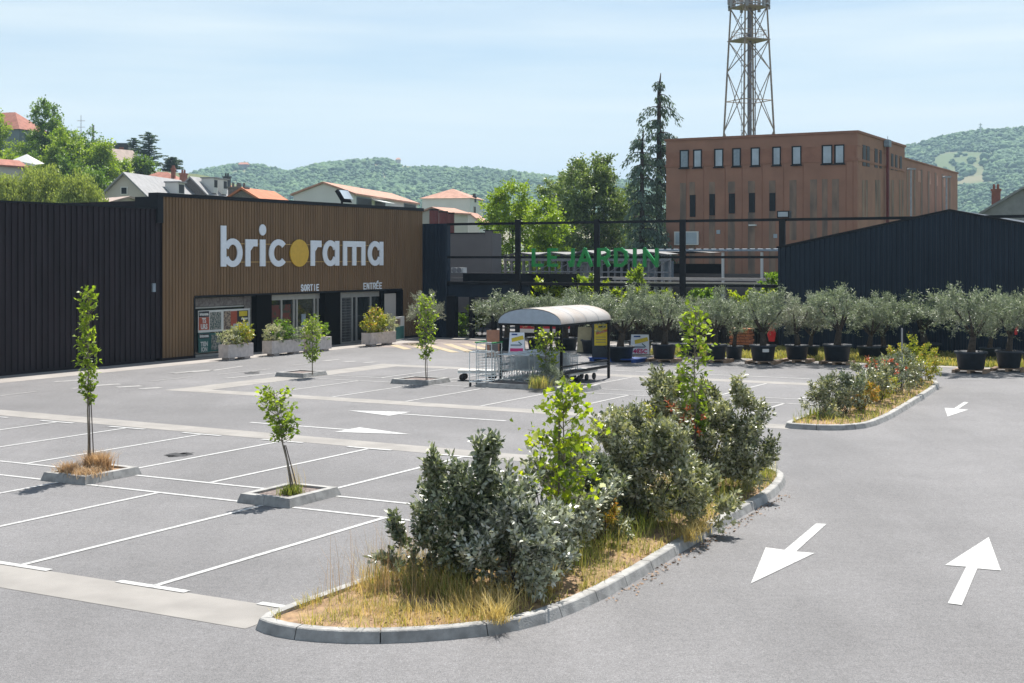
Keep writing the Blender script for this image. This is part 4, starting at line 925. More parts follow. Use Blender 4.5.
for px in (662, 722, 761, 790): x = TB(px, D_); mb = MB(); mb.box(x-.07, x+.07, D_+.1, D_+.24, 0, zt-.16); mb.build('post', 'white_wall', cb)
mb = MB(); mb.box(x0, x1, D_+2, D_+2.05, 0, ZB(720, 274, D_)); mb.build('low_wall', 'grey_wall', cb)
# ------------------------------------------------------------------ black gabled shed on the right
sh_off = -.45; o3 = XY(AF+sh_off, BF)
sh = thing('clad_shed', 'large black blue ribbed clad shed with low gable on the right', 'shed', (o3[0], o3[1], 0), TH_E)
X0 = b_on_a(778, AF+sh_off)-BF; XA = b_on_a(950, AF+sh_off)-BF; X1 = 2*XA-X0
def ZS(px, y_): b = b_on_a(px, AF+sh_off); return HH(y_, (AF+sh_off)*U[1]+b*E[1])
zl, za = ZS(778, 248.5), ZS(950, 211)
top = lambda x: zl+(za-zl)*(1-abs(x-XA)/(XA-X0))
mb = MB(); corr(mb, X0, XA, .15, top, .235, .045, 0, .5); corr(mb, XA, X1, .15, top, .235, .045, 0, .5); mb.build('cladding', 'shed_clad', sh)
mb = MB(); mb.prismy([(X0, 0), (X1, 0), (X1, zl-.02), (XA, za-.02), (X0, zl-.02)], .02, 20); mb.build('wall', 'shed_clad', sh)
mb = MB(); mb.prismy([(X0-.05, zl-.0), (XA, za), (X1+.05, zl), (X1+.05, zl+.09), (XA, za+.09), (X0-.05, zl+.09)], -.09, .05); mb.build('verge_trim', 'galv' if False else 'black_metal', sh)
mb = MB(); mb.prismy([(X0-.05, zl+.005), (XA, za+.005), (XA, za+.085), (X0-.05, zl+.085)], .06, 20.1); mb.prismy([(X1+.05, zl+.005), (XA+.002, za+.005), (XA+.002, za+.085), (X1+.05, zl+.085)], .06, 20.1); mb.build('roof', 'shed_clad', sh)
# ------------------------------------------------------------------ troughs, bin, boards at the entrance
def trough(px0, px1, py, bf, label, plants, seed):
    """planted concrete trough standing parallel to the shop front"""
    q0, q1 = a_on_b(px0, bf), a_on_b(px1, bf); c = XY((q0+q1)/2, bf); L = (q1-q0)/2
    t = thing('planter', label, 'planter', (c[0], c[1], .006), TH_U, 'concrete troughs by the shop doors')
    mb = MB(); h = .56; w_ = .27; o_ = .09
    for a0, a1, b0, b1 in ((-L, L, -w_, -w_+.07), (-L, L, w_-.07, w_), (-L, -L+.07, -w_+.07, w_-.07), (L-.07, L, -w_+.07, w_-.07)): mb.box(a0, a1, b0, b1, o_, o_+h)
    mb.box(-L+.07, L-.07, -w_+.07, w_-.07, o_, o_+.1); mb.build('trough', 'trough', t)
    for s_ in (-1, 1): fb_ = MB(); fb_.box(s_*L*.62-.18, s_*L*.62+.18, -.2, .2, 0, o_-.001); fb_.build('foot', 'trough', t)
    sb = MB(); sb.box(-L+.071, L-.071, -w_+.071, w_-.071, o_+.4, o_+.55); sb.build('soil', 'soil', t)
    r_ = np.random.default_rng(seed)
    for x, rx, hz, m, n, ll in plants:
        o = crown('plant', [(x*L, 0, o_+h+hz*.30, rx*.85, .32, hz*.5, n)], .22, 11, ll, ll*.5, m, t, r_, zmin=.55, shell=.3, clump=0)
BT = BF+1.95
trough(223.5, 248.5, 0, BT, 'concrete trough with white flowers and a yellow bush before the poster window', [(-.4, .75, .75, 'lf_white', 90, .10), (.45, .75, 1.1, 'lf_photinia', 120, .12)], 1)
trough(267, 299, 0, BT, 'concrete trough with pink, green and grey plants before the exit door', [(-.6, .6, .85, 'lf_white', 80, .10), (-.05, .65, .95, 'lf_green', 100, .11), (.55, .6, .6, 'lf_olive', 80, .12)], 2)
trough(305, 327, 0, BT+.1, 'small concrete trough partly behind the bushy young tree', [(-.4, .7, .8, 'lf_white', 80, .1), (.5, .5, .6, 'lf_green', 50, .1)], 3)
trough(366, 391.5, 0, BT+.1, 'concrete trough with red tipped bush and white flowers by the entrance', [(-.35, 1.0, 1.35, 'lf_photinia', 170, .13), (.7, .55, .95, 'lf_white', 80, .12)], 4)
c = XY(a_on_b(374.5, BF+.7), BF+.7); t = thing('litter_bin', 'beige litter bin with dark slot beside the second black pillar', 'bin', (c[0], c[1], .006), TH_U)
mb = MB(); mb.frust(0, 0, .06, 1.15, .3, .26, .3, .26); mb.prismy([(-.3, 1.151), (.3, 1.151), (.26, 1.27), (-.26, 1.27)], -.26, .26); mb.build('body', 'beige', t)
mb = MB(); mb.box(-.2, .2, -.275, -.262, .95, 1.08); mb.build('slot', 'black_void', t); mb = MB(); mb.box(-.22, .22, -.2, .2, 0, .06); mb.build('base', 'black_metal', t)
c = XY(a_on_b(399, BF+1.0), BF+1.0); t = thing('display_board', 'white and teal framed board leaning by the corner of the shop entrance', 'board', (c[0], c[1], .006), TH_U+.25)
mb = MB(); mb.box(-.75, .75, -.03, .03, .0, 1.25); mb.build('panel', 'white_poster', t); mb = MB(); mb.box(-.66, .66, -.045, -.031, .1, .75); mb.build('poster', 'teal_poster', t); mb = MB(); mb.box(-.66, .1, -.045, -.031, .8, 1.15); mb.build('poster', 'tan_poster', t)
# ------------------------------------------------------------------ potted olive trees
olive_protos = []
for v in range(4):
    r_ = np.random.default_rng(100+v)
    t = thing('potted_olive', 'x', 'olive tree', (0, 0, -50)); mb = MB()
    mb.lathe([(.34, 0), (.40, .02), (.47, .58), (.52, .58), (.52, .66), (.46, .66), (.45, .58)], n=24); p = mb.build('pot', 'pot', t, True); s_ = MB(); s_.lathe([(.44, .55), (.44, .59)], n=20); s_.build('soil', 'soil', t)
    mb = MB(); ln_ = r_.uniform(-.12, .12); fk = Vector((ln_, r_.uniform(-.1, .1), 1.25)); mb.tube([(0, 0, .5), (ln_*.2, .02, .8), tuple(fk)], .15, .09, 9)
    for k in range(5):
        an = k*1.26+r_.uniform(-.3, .3); rr = r_.uniform(.45, .8); e = Vector((math.cos(an)*rr, math.sin(an)*rr, r_.uniform(1.9, 2.45))); md = fk+(e-fk)*.5+Vector((0, 0, -.08)); mb.tube([fk-Vector((0, 0, .1)), md, e], .06, .02, 6)
    mb.build('trunk', 'bark', t, True)
    lobes = [(0, 0, 2.05, .7, .7, .5, 85)]
    for k in range(6):
        an = k*1.05+r_.uniform(-.4, .4); rr = r_.uniform(.5, .85); lobes.append((math.cos(an)*rr, math.sin(an)*rr, r_.uniform(1.6, 2.2), r_.uniform(.4, .58), r_.uniform(.4, .58), r_.uniform(.36, .52), 74))
    for k in range(3): lobes.append((r_.uniform(-.7, .7), r_.uniform(-.6, .6), r_.uniform(2.3, 2.6), .26, .26, .36, 34))
    crown('crown', lobes, .40, 14, .105, .030, 'lf_olive' if v != 3 else 'lf_olive_light', t, r_, shell=.5, upw=.95, spread=.7)
    olive_protos.append(t)
# trunk column, picture row of the pot foot, picture row of the crown top, crown width in pixels, prototype, label
OL = [(664, 361.5, 292, 62, 0, 'potted olive right of the white easel sign, on a pallet'),
      (716, 362, 293, 54, 1, 'potted olive partly behind the slim columnar young tree'),
      (734, 359, 297, 44, 2, 'smaller potted olive between the columnar young tree and the labelled pot'),
      (763, 363.5, 290, 64, 2, 'potted olive with a white label on its pot, left of the red tag'),
      (797, 362, 296, 58, 3, 'pale silver potted olive at the left end of the black shed wall'),
      (810, 358, 299, 44, 1, 'small potted olive just behind the pale silver one'),
      (837, 364, 286, 70, 0, 'large potted olive on a pallet left of the far shrub bed'),
      (869, 360, 294, 56, 1, 'potted olive rising directly behind the far shrub bed'),
      (884, 359, 296, 50, 2, 'potted olive second behind the far shrub bed with a hidden trunk'),
      (925, 357.5, 289, 76, 0, 'wide olive crown above the tall yellow leaved shrub'),
      (971, 372.5, 288, 76, 2, 'thick trunked potted olive nearest the road at the right'),
      (990, 361, 297, 50, 1, 'potted olive half hidden behind the thick trunked one'),
      (1009, 371, 290, 64, 0, 'potted olive with a red ribbon at the right edge'),
      (1036, 370, 288, 66, 1, 'olive cut by the right edge of the view'),
      (620, 361.5, 287, 70, 1, 'potted olive on the blue pallet right of the trolley shelter'),
      (640, 354, 290, 60, 2, 'olive crown behind the white easel sign'),
      (690, 356, 297, 52, 3, 'olive between the easel sign and the columnar young tree'),
      (594, 353, 289, 64, 0, 'olive crown above the right end of the shelter roof'),
      (566, 350, 291, 60, 1, 'olive crown above the middle of the shelter roof'),
      (538, 349, 293, 56, 2, 'olive crown above the left end of the shelter roof'),
      (508, 350, 289, 66, 0, 'round olive at the left behind the trolley shelter'),
      (425, 343, 291, 36, 3, 'sparse olive in front of the black return wall')]
used = set(); OG = 'potted olive trees in a row'
r_ = np.random.default_rng(9)
pal = thing('pallet', 'x', 'pallet'); mbp = MB()
for k in range(5): mbp.box(-.6, .6, -.5+.225*k, -.5+.225*k+.14, .10, .125)
mbp.build('deck_boards', 'pallet', pal)
mbp = MB()
for x in (-.55, 0, .55): mbp.box(x-.06, x+.06, -.5, .5, 0, .098)
mbp.build('bearers', 'pallet', pal); pal_used = False
for i, (px, py, pt, cw, v, lab) in enumerate(OL):
    x, z = G(px, py); h = HH(pt, z); s_ = h/3.12; wd = (cw/FPX*z)/2.45; on_pal = i in (0, 1, 3, 4, 6, 10, 12)
    src = olive_protos[v]; zz = .128 if on_pal else 0
    if v in used: ob = dup(src, (x, z, zz), r_.uniform(0, 6.28), (wd, wd, s_), lab)
    else: ob = src; ob.location = (x, z, zz); ob.rotation_euler = (0, 0, r_.uniform(0, 6.28)); ob.scale = (wd, wd, s_); ob['label'] = lab; used.add(v)
    ob['group'] = OG
    if on_pal:
        pl = {0: 'wooden pallet under the olive right of the easel sign', 1: 'wooden pallet behind the columnar young tree', 3: 'wooden pallet under the olive with the white pot label', 4: 'wooden pallet under the pale silver olive', 6: 'wooden pallet under the large olive left of the far bed', 10: 'wooden pallet under the thick trunked olive by the road', 12: 'wooden pallet under the olive with the red ribbon'}[i]
        q = pal if not pal_used else dup(pal); pal_used = True; q.location = (x, z, 0); q.rotation_euler = (0, 0, TH_E); q['label'] = pl; q['group'] = 'pallets under the olive pots'
x, z = G(620, 361); t = thing('pallet', 'bright blue plastic pallet under the olive beside the trolley shelter', 'pallet', (x-.1, z-.1, 0), TH_E)
mb = MB(); mb.box(-1.1, 1.1, -.55, .55, .1, .15); mb.build('deck', 'blue_pallet', t); mb = MB()
for k in (-1, 0, 1): mb.box(k*.95-.1, k*.95+.1, -.55, .55, 0, .098)
mb.build('feet', 'blue_pallet', t)
x, z = G(763, 363.5); mb = MB(); mb.box(-.13, .13, 0, .008, 0, .13); tag(mb.build('pot_label', 'white_poster', loc=(x+.0, z-.60, .5), rz=0), 'small white label on a black olive pot', 'label')
x, z = G(772, 359); t = thing('red_tag', 'bright red cloth hanging beside the trunk of the labelled olive', 'cloth', (x, z, .75)); mb = MB(); mb.prismy([(-.12, 0), (.1, 0), (.16, .35), (.08, .6), (.2, .75), (-.18, .75), (-.1, .5), (-.2, .3)], -.04, .04); mb.build('cloth', 'red_fabric', t)
x, z = G(1014, 370); t = thing('red_ribbon', 'red ribbon tied to the olive at the right edge', 'ribbon', (x, z-.1, 1.35)); mb = MB(); mb.prismy([(0, 0), (.08, .02), (.1, .3), (.2, .42), (.05, .45), (-.06, .3)], -.02, .02); mb.build('cloth', 'red_fabric', t)
x, z = G(742, 352); t = thing('brick_stack', 'stack of orange bricks on the ground between two olive pots', 'bricks', (x, z, 0), TH_E); mb = MB()
for k in range(6):
    for j in range(4): mb.box(-.5+j*.24+(.05 if k % 2 else 0), -.5+j*.24+.21+(.05 if k % 2 else 0), -.3, .3, .35+k*.13, .35+k*.13+.09)
mb.build('bricks', 'orange_roof', t); mb = MB(); mb.box(-.55, .6, -.35, .35, .0, .33); mb.build('base', 'dark_bark', t)
# verge behind the pots
sheet_obj('verge', [XY(55.6, -24.5), XY(55.6, 6), XY(62.1, 6), XY(62.1, -24.5)], .01, 'meadow')
r_ = np.random.default_rng(77); n = 30000; a = r_.uniform(55.6, 62, n); b = r_.uniform(-24.3, -2, n); P = np.stack([a*U[0]+b*E[0], a*U[1]+b*E[1], np.full(n, .01)], 1); c = cl(P, .9, 2); P = P[c > -.2]
tag(blades('verge_grass', P, .2, .02, 'lf_drygrass', r_, .5), kind='stuff')
ground_obj('concrete_strip', [(54.9, 55.6, -26, 4)], .006, 'pavement')
# green plants at the garden fence, by the frame and in the yard
def gbush(px, pt, off, wpx, m, label, seed, n=130, low=.4):
    b = b_on_a(px, AF+off); x, z = XY(AF+off, b); h = HH(pt, z); w_ = wpx/FPX*z/2
    bush('leafy_bush', label, 'bush', (x, z, 0), [(0, 0, h*(low+1)/2, w_, .5, h*(1-low)/2, n), (w_*.4, 0, h*(low+1)/2.2, w_*.6, .4, h*(1-low)/2.2, n//2)], .3, 10, .16, .085, m, seed, 'bushes of the garden yard', stems=5)
gbush(462, 318, 1.5, 22, 'lf_green', 'green reeds behind the bars of the garden gate', 201, low=.1)
gbush(482, 303, 1.8, 20, 'lf_yellowgreen', 'yellow green shrub above the garden gate', 202)
gbush(545, 283, 1.2, 34, 'lf_yellowgreen', 'yellow green shrub leftmost above the olive crowns', 203, low=.5)
gbush(583, 276, 1.8, 22, 'lf_sapling', 'pale green young tree below the letter J', 204, low=.5)
gbush(610, 287, 1.4, 34, 'lf_yellowgreen', 'yellow green shrub right of the second frame post', 205, low=.5)
gbush(637, 270, 2.0, 22, 'lf_sapling', 'light green young tree below the letter N', 206, low=.5)
gbush(652, 288, 1.2, 30, 'lf_yellowgreen', 'yellow green shrub left of the third frame post', 207, low=.5)
gbush(745, 292, 1.4, 30, 'lf_yellowgreen', 'yellow green shrub right of the third frame post', 208, low=.5)
gbush(773, 268, 2.2, 20, 'lf_green', 'green shrub climbing at the left corner of the black shed', 209, low=.3)
gbush(768, 294, .9, 22, 'lf_yellowgreen', 'yellow green shrub at the foot of the shed corner', 210, low=.5)
gbush(705, 292, 1.4, 24, 'lf_green', 'dull green shrub between the third post and the shed', 211, low=.5)
# ------------------------------------------------------------------ signs on stands
def aboard(px, pyb, pyt, wpx, label, m, rz, content, legs=True, name='easel_sign', cat='sign'):
    x, z = G(px, pyb); h = HH(pyt, z); w_ = wpx/FPX*z/2; t = thing(name, label, cat, (x, z, 0), rz); lg = .22 if legs else .03
    def pan(y0, y1, zb0, s_, mm, nm):
        mb = MB(); a = .22*s_; mb.add([(-w_, -a, zb0), (w_, -a, zb0), (w_*.92, 0, h), (-w_*.92, 0, h), (-w_, -a+.03, zb0), (w_, -a+.03, zb0), (w_*.92, .03, h), (-w_*.92, .03, h)], [(0, 1, 2, 3), (5, 4, 7, 6), (0, 4, 5, 1), (1, 5, 6, 2), (2, 6, 7, 3), (3, 7, 4, 0)]); return mb.build(nm, mm, t)
    pan(0, 0, lg, 1, m, 'front_panel'); pan(0, 0, lg, -1.3, 'galv', 'rear_panel')
    if legs:
        for s_ in (-1, 1): mb = MB(); mb.tube([(s_*w_*.96, -.25, 0), (s_*w_*.96, -.2, lg)], .015, .015, 5); mb.build('leg', 'galv', t)
    pw = math.atan2(.22, h-lg)
    for kind, v, u, sz, mm in content:
        zc = lg+(h-lg)*v; y = -.22*(1-v)-.012
        if kind == 'bar':
            mb = MB(); mb.box(-sz[0]*w_, sz[0]*w_, -.004, .004, -sz[1], sz[1]); ob = mb.build('stripe', mm, t); ob.location = (u*w_, y, zc); ob.rotation_euler = (-pw, sz[2], 0)
        else: text(kind, sz, mm, t, 'lettering', (u*w_, y-.004, zc), (math.pi/2-pw, 0, 0), .002, offset=.01)
    return t
con = [('bar', .68, .05, (.8, .085, -.25), 'yellow_poster'), ('bar', .9, -.3, (.35, .03, 0), 'blue_pallet'), ('bar', .45, .45, (.3, .02, .7), 'teal_poster'), ('bar', .36, -.1, (.65, .035, 0), 'blue_corr')]
aboard(640, 359, 334.5, 19, 'white easel sign with yellow flash and pink price standing between olive pots', 'white_letter', -.15, con+[('4€5C', .14, .05, .25, 'pink_print')])
aboard(517, 357, 332.5, 16, 'white easel sign with yellow flash seen under the shelter roof', 'white_letter', -.1, con+[('bar', .12, .0, (.8, .07, 0), 'pink_print')])
aboard(585, 352.5, 327, 15, 'cream coloured tall sandwich board under the right of the shelter roof', 'cream_board', -.2, [], legs=False, name='sandwich_board')
aboard(493, 357, 330, 14, 'terracotta and green sandwich board at the left of the trolleys', 'tan_board', .2, [('bar', .35, .0, (.6, .2, 0), 'grey_wall')], legs=False, name='sandwich_board')
x, z = G(603, 361); t = thing('banner_sign', 'upright yellow panel sign on a dark board at the right shelter post', 'sign', (x, z, 0), -.1); mb = MB(); mb.box(-.46, .28, 0, .08, .0, HH(322, z)); mb.build('board', 'pot', t)
mb = MB(); mb.box(-.36, .2, -.02, -.002, HH(345.5, z), HH(324, z)); mb.build('panel', 'yellow_poster', t); mb = MB(); mb.box(-.2, .12, -.03, -.021, HH(327.5, z), HH(326, z)); mb.build('stripe', 'black_poster', t)
mb = MB(); mb.box(-.3, .2, -.03, -.021, -.05, .05); ob = mb.build('stripe', 'orange_roof', t); ob.location = (0, 0, HH(331.5, z)); ob.rotation_euler = (0, -.3, 0)
for k in range(3): mb = MB(); mb.box(-.3, .12, -.03, -.021, -.012, .012); ob = mb.build('stripe', 'grey_wall', t); ob.location = (0, 0, HH(337+2.6*k, z))
for px, wpx, lab in ((527, 16, 'red and white banner left under the shelter roof'), (549, 14, 'red and white banner right under the shelter roof'), (567, 6, 'narrow red and white banner right of the middle shelter post')):
    b = b_on_a(px, AF-1.2); x, z = XY(AF-1.2, b); w_ = wpx/FPX*z/2; t = thing('banner', lab, 'banner', (x, z, 0), TH_E, 'banners hung at the garden shop'); z1 = HH(326, z); z0 = HH(332.6, z); zm = z1-(z1-z0)*.42
    mb = MB(); mb.box(-w_, w_, 0, .02, zm, z1); mb.build('upper_band', 'sign_red', t); mb = MB(); mb.box(-w_, w_, 0, .02, z0, zm-.002); mb.build('lower_band', 'white_poster', t)
    for s_ in (-1, 1): mb = MB(); mb.tube([(s_*w_*.9, .03, 0), (s_*w_*.9, .03, z1)], .02, .02, 5); mb.build('pole', 'black_metal', t)
# ------------------------------------------------------------------ trolley shelter
SA0, SB0 = 40.55, -22.78; SL, SWD = 3.75, 2.32; c = XY(SA0, SB0)
sh = thing('trolley_shelter', 'open trolley shelter with arched translucent white roof on black posts', 'shelter', (c[0], c[1], 0), TH_U)
PH = 2.02    # local x along U (depth), local y negative towards E
for x, y in ((0, 0), (0, -SWD), (SL, 0), (SL, -SWD)): mb = MB(); mb.box(x-.04, x+.04, y-.04, y+.04, 0, PH); mb.build('post', 'black_metal', sh)
arc = [(-SWD/2-(SWD/2+.05)*math.cos(math.pi*k/14), .50*math.sin(math.pi*k/14)**.9 if 0 < k < 14 else 0) for k in range(15)]
mb = MB(); n = len(arc); XS = [-.12, .86, 1.84, 2.82, SL+.12]
for j in range(4):
    vs = [(XS[j], y, PH+.06+z) for y, z in arc]+[(XS[j+1]-.02, y, PH+.06+z) for y, z in arc]; vs += [(x, y, z+.02) for x, y, z in vs]
    mb.add(vs, [(i, i+1, n+i+1, n+i) for i in range(n-1)]+[(2*n+i, 3*n+i, 3*n+i+1, 2*n+i+1) for i in range(n-1)])
mb.build('roof_sheet', 'poly_roof', sh, True)
mb = MB()
for x in XS[1:4]:
    vs = [(x-.03, y, PH+.087+z) for y, z in arc]+[(x+.015, y, PH+.087+z) for y, z in arc]; mb.add(vs, [(i, i+1, n+i+1, n+i) for i in range(n-1)])
mb.build('roof_ribs', 'galv', sh)
for x, nm in ((-.115, 'front_gable'), (SL+.10, 'rear_gable')):
    mb = MB(); vs = [(x, y, PH+.055+z) for y, z in arc]+[(x+.015, y, PH+.055+z) for y, z in arc]; mb.add(vs, [tuple(range(n)), tuple(range(n, 2*n))]); mb.build(nm, 'gable_panel', sh)
mb = MB()
for x in (-.05, SL+.05): mb.box(x-.03, x+.03, -SWD-.03, .03, PH-.02, PH+.05)
for y in (0, -SWD): mb.box(-.02, SL+.02, y-.028, y+.028, PH-.02, PH+.048)
mb.build('roof_frame', 'black_metal', sh)
for y in (0, -SWD):
    mb = MB(); mb.box(.04, SL-.04, y-.025, y+.025, .62, .67); mb.box(.04, SL-.04, y-.03, y+.03, .38, .47); mb.build('side_rail', 'black_metal', sh)
# ------------------------------------------------------------------ trolleys
def wire_basket(mb, x0, x1, w_, z0, z1, nx, nz, flare=.06):
    rr = .006
    for k in range(nz+1):
        f = k/nz; z = z0+(z1-z0)*f; a, b, c_ = x0-flare*f, x1+flare*f*.5, w_+flare*.4*f
        for p, q in (((a, -c_, z), (b, -c_, z)), ((b, -c_, z), (b, c_, z)), ((b, c_, z), (a, c_, z)), ((a, c_, z), (a, -c_, z))): mb.tube([p, q], rr, rr, 3, cap=False)
    for k in range(nx+1):
        f = k/nx
        for s_ in (-1, 1): mb.tube([(x0+(x1-x0)*f, s_*w_, z0), (x0-flare+(x1-x0+flare*1.5)*f, s_*(w_+flare*.4), z1)], rr, rr, 3, cap=False)
        mb.tube([(x0+(x1-x0)*f, -w_, z0), (x0+(x1-x0)*f, w_, z0)], rr, rr, 3, cap=False)
    for k in range(6):
        y = -w_+2*w_*k/5
        for x in (x0, x1): mb.tube([(x, y, z0), (x, y, z1)], rr, rr, 3, cap=False)
tr = thing('shopping_trolley', 'x', 'trolley'); mb = MB(); wire_basket(mb, -.38, .38, .23, .5, .92, 9, 6); mb.build('basket', 'wire', tr)
mb = MB()
for s_ in (-1, 1): mb.tube([(-.45, s_*.25, 1.02), (-.42, s_*.25, .55), (-.35, s_*.25, .16), (.42, s_*.2, .14)], .014, .014, 5); mb.tube([(.3, s_*.22, .5), (-.2, s_*.24, .18)], .012, .012, 5)
mb.tube([(.42, -.2, .14), (.42, .2, .14)], .014, .014, 5); mb.build('chassis', 'wire', tr)
mb = MB(); mb.tube([(-.46, -.27, 1.03), (-.46, .27, 1.03)], .024, .024, 8); mb.build('handle', 'wire', tr)
mb = MB(); wire_basket(mb, -.3, .35, .2, .2, .24, 6, 1, 0); mb.build('lower_rack', 'wire', tr)
for x, y in ((-.33, -.24), (-.33, .24), (.38, -.19), (.38, .19)): m2 = MB(); m2.lathe([(.06, -.014), (.06, .014)], n=12); ob = m2.build('wheel', 'rubber', tr, True); ob.location = (x, y, .06); ob.rotation_euler = (R(90), 0, 0)
lane = [(-.42, 'first'), (-1.05, 'second'), (-1.70, 'third')]; first = True
tl = {(0, 0): 'front wire trolley of the left row, at the left shelter post', (1, 0): 'front wire trolley of the middle row under the shelter', (2, 0): 'front wire trolley of the right row by the grassy pit'}
for li, (yy, nm) in enumerate(lane):
    for k in range((8, 7, 5)[li]):
        q = tr if first else dup(tr); first = False
        xl = -.05+.37*k+(0, .1, .2)[li]; p = Vector((c[0], c[1]))+Vector(U)*xl-Vector((E[0], E[1]))*yy
        q.location = (p[0], p[1], 0); q.rotation_euler = (0, 0, TH_U); q['group'] = 'wire shopping trolleys nested under the shelter'
        q['label'] = tl.get((li, k), 'wire shopping trolley, %s from the front of the nested %s row under the shelter' % (('first', 'second', 'third', 'fourth', 'fifth', 'sixth', 'seventh', 'eighth')[k], ('left', 'middle', 'right')[li]))
# tall wire cage carts left of the first post
for i, (px, py, rz) in enumerate(((482, 386, .1), (489, 384.5, .0))):
    x, z = G(px, py); t = thing('cage_trolley', ('tall open tube frame cart standing left of the shelter trolleys', 'tall wire cage cart with green top bars beside the left shelter post')[i], 'trolley', (x, z, 0), TH_U+rz); mb = MB()
    for a, b in ((-.35, -.3), (.35, -.3), (.35, .3), (-.35, .3)): mb.tube([(a, b, .12), (a, b, 1.15+.25*i)], .014, .014, 5)
    for zz in (.16, 1.15+.25*i): 
        for p, q in (((-.35, -.3), (.35, -.3)), ((.35, -.3), (.35, .3)), ((.35, .3), (-.35, .3)), ((-.35, .3), (-.35, -.3))): mb.tube([(*p, zz), (*q, zz)], .014, .014, 5)
    mb.build('frame', 'wire', t)
    if i: mb = MB(); wire_basket(mb, -.33, .33, .28, .3, 1.1, 7, 8, 0); mb.build('mesh', 'wire', t); mb = MB(); mb.tube([(-.37, -.32, 1.44), (.37, -.32, 1.44)], .025, .025, 6); mb.tube([(-.37, .32, 1.44), (.37, .32, 1.44)], .025, .025, 6); mb.build('handle', 'wire_green', t)
    for a, b in ((-.33, -.28), (.33, -.28), (.33, .28), (-.33, .28)): m2 = MB(); m2.lathe([(.07, -.016), (.07, .016)], n=12); ob = m2.build('wheel', 'rubber', t, True); ob.location = (a, b, .07); ob.rotation_euler = (R(90), 0, 0)
# flatbed carts
def flatbed(loc, rz, L, label):
    t = thing('flatbed_trolley', label, 'trolley', (loc[0], loc[1], 0), rz); mb = MB(); mb.box(-L/2, L/2, -.3, .3, .33, .38); mb.build('deck', 'deck', t)
    mb = MB(); mb.box(-L/2, L/2, -.28, -.24, .27, .328); mb.box(-L/2, L/2, .24, .28, .27, .328); mb.build('chassis', 'wire', t)
    mb = MB(); mb.tube([(L/2-.05, -.26, .36), (L/2, -.26, 1.0), (L/2, .26, 1.0), (L/2-.05, .26, .36)], .017, .017, 6); mb.tube([(L/2-.03, -.26, .7), (L/2-.03, .26, .7)], .012, .012, 5); mb.build('push_bar', 'wire', t)
    for a in (-.38, .38):
        for b in (-.24, .24): m2 = MB(); m2.lathe([(.11, -.03), (.12, -.015), (.12, .015), (.11, .03)], n=14); ob = m2.build('wheel', 'rubber', t, True); ob.location = (a*L, b, .125); ob.rotation_euler = (R(90), 0, 0)
x, z = G(478, 380.5); flatbed((x, z), -.12, 1.35, 'flatbed trolley with white deck sticking out left of the shelter')
for k in range(2):
    p = Vector((c[0], c[1]))+Vector(U)*(1.7+.6*k)+Vector((E[0], E[1]))*(SWD-.42); q = flatbed((p[0], p[1]), TH_U+math.pi, 1.6, ('flatbed trolley with push bar along the right rail, nearest the camera', 'flatbed trolley with push bar in the middle along the right rail', 'flatbed trolley with push bar furthest along the right rail')[k])
# ------------------------------------------------------------------ red brown block
ZC = 100.; CX = (857.5-512)/FPX*ZC; aC = CX*U[0]+ZC*U[1]; bC = CX*E[0]+ZC*E[1]
o4 = (CX, ZC)
rb = thing('office_block', 'red brown rendered block with a row of pale top windows and tall slit windows', 'building', (CX, ZC, 0), TH_E)
# local x along E: the left face runs from x=-W to 0 on y=0; the right face is x=0, y>0 (along U)
XL = lambda px: b_on_a(px, aC)-bC
ZL = lambda px, y_: HH(y_, aC*U[1]+b_on_a(px, aC)*E[1])
YR = lambda px: a_on_b(px, bC)-aC
ZR = lambda px, y_: HH(y_, a_on_b(px, bC)*U[1]+bC*E[1])
Wd_ = -XL(666); Hh = ZL(857.4, 132.5); YE = YR(904.7); YE2 = YR(958.8); H2 = ZR(940, 168.5)
mb = MB(); mb.box(-Wd_, 0, 0, YE, 0, Hh-.01, 0); mb.build('wall', 'render_brick', rb)
mb = MB(); mb.box(-Wd_+3, -.12, YE+.002, YE2, 0, H2, 0); mb.build('rear_wing', 'render_brick', rb)
zb = ZL(760, 163); mb = MB(); mb.box(-Wd_-.06, .06, -.06, YE+.06, zb-.08, zb+.10); mb.box(-Wd_-.10, .10, -.10, YE+.10, Hh-.02, Hh+.16); mb.box(-Wd_-.03, .03, -.03, YE+.03, Hh-1.0, Hh-.92); mb.build('cornice', 'render_dark', rb)
mb = MB(); mb.box(-Wd_+2.9, -.02, YE+.1, YE2+.1, H2, H2+.12); mb.build('wing_coping', 'render_dark', rb)
# recessed top band panels and pilaster strips
mb = MB(); mb.box(-Wd_+.1, -XL(666)*0-.12, -.035, -.002, zb+.1, Hh-1.0); mb.build('top_band', 'render_dark', rb)
mb = MB()
for px0, px1 in ((707, 712),): pass
zt0, zt1 = ZL(760, 149.8), ZL(760, 166.3)
for px0, px1 in ((680, 689), (693.5, 702), (714.5, 723.5), (732.5, 741), (751, 760), (772.5, 781), (792, 801.5), (822, 832.5), (834.5, 844.5)):
    x0, x1 = XL(px0), XL(px1); z0 = ZL((px0+px1)/2, 149.5+(0 if px0 < 0 else (690-px0)*.028)+18.3); z1 = z0+1.42
    mb = MB(); mb.box(x0, x1, -.10, -.036, z0, z1); mb.box(x0-.08, x1+.08, -.14, -.101, z0-.08, z0); w_ = mb.build('window', 'black_metal', rb)
    mb = MB(); mb.box(x0+.13, x1-.07, -.125, -.102, z0+.08, z1-.1); mb.build('pane', 'win_pale' if px0 not in (680, 732.5) else 'blue_corr', w_)
mb = MB()
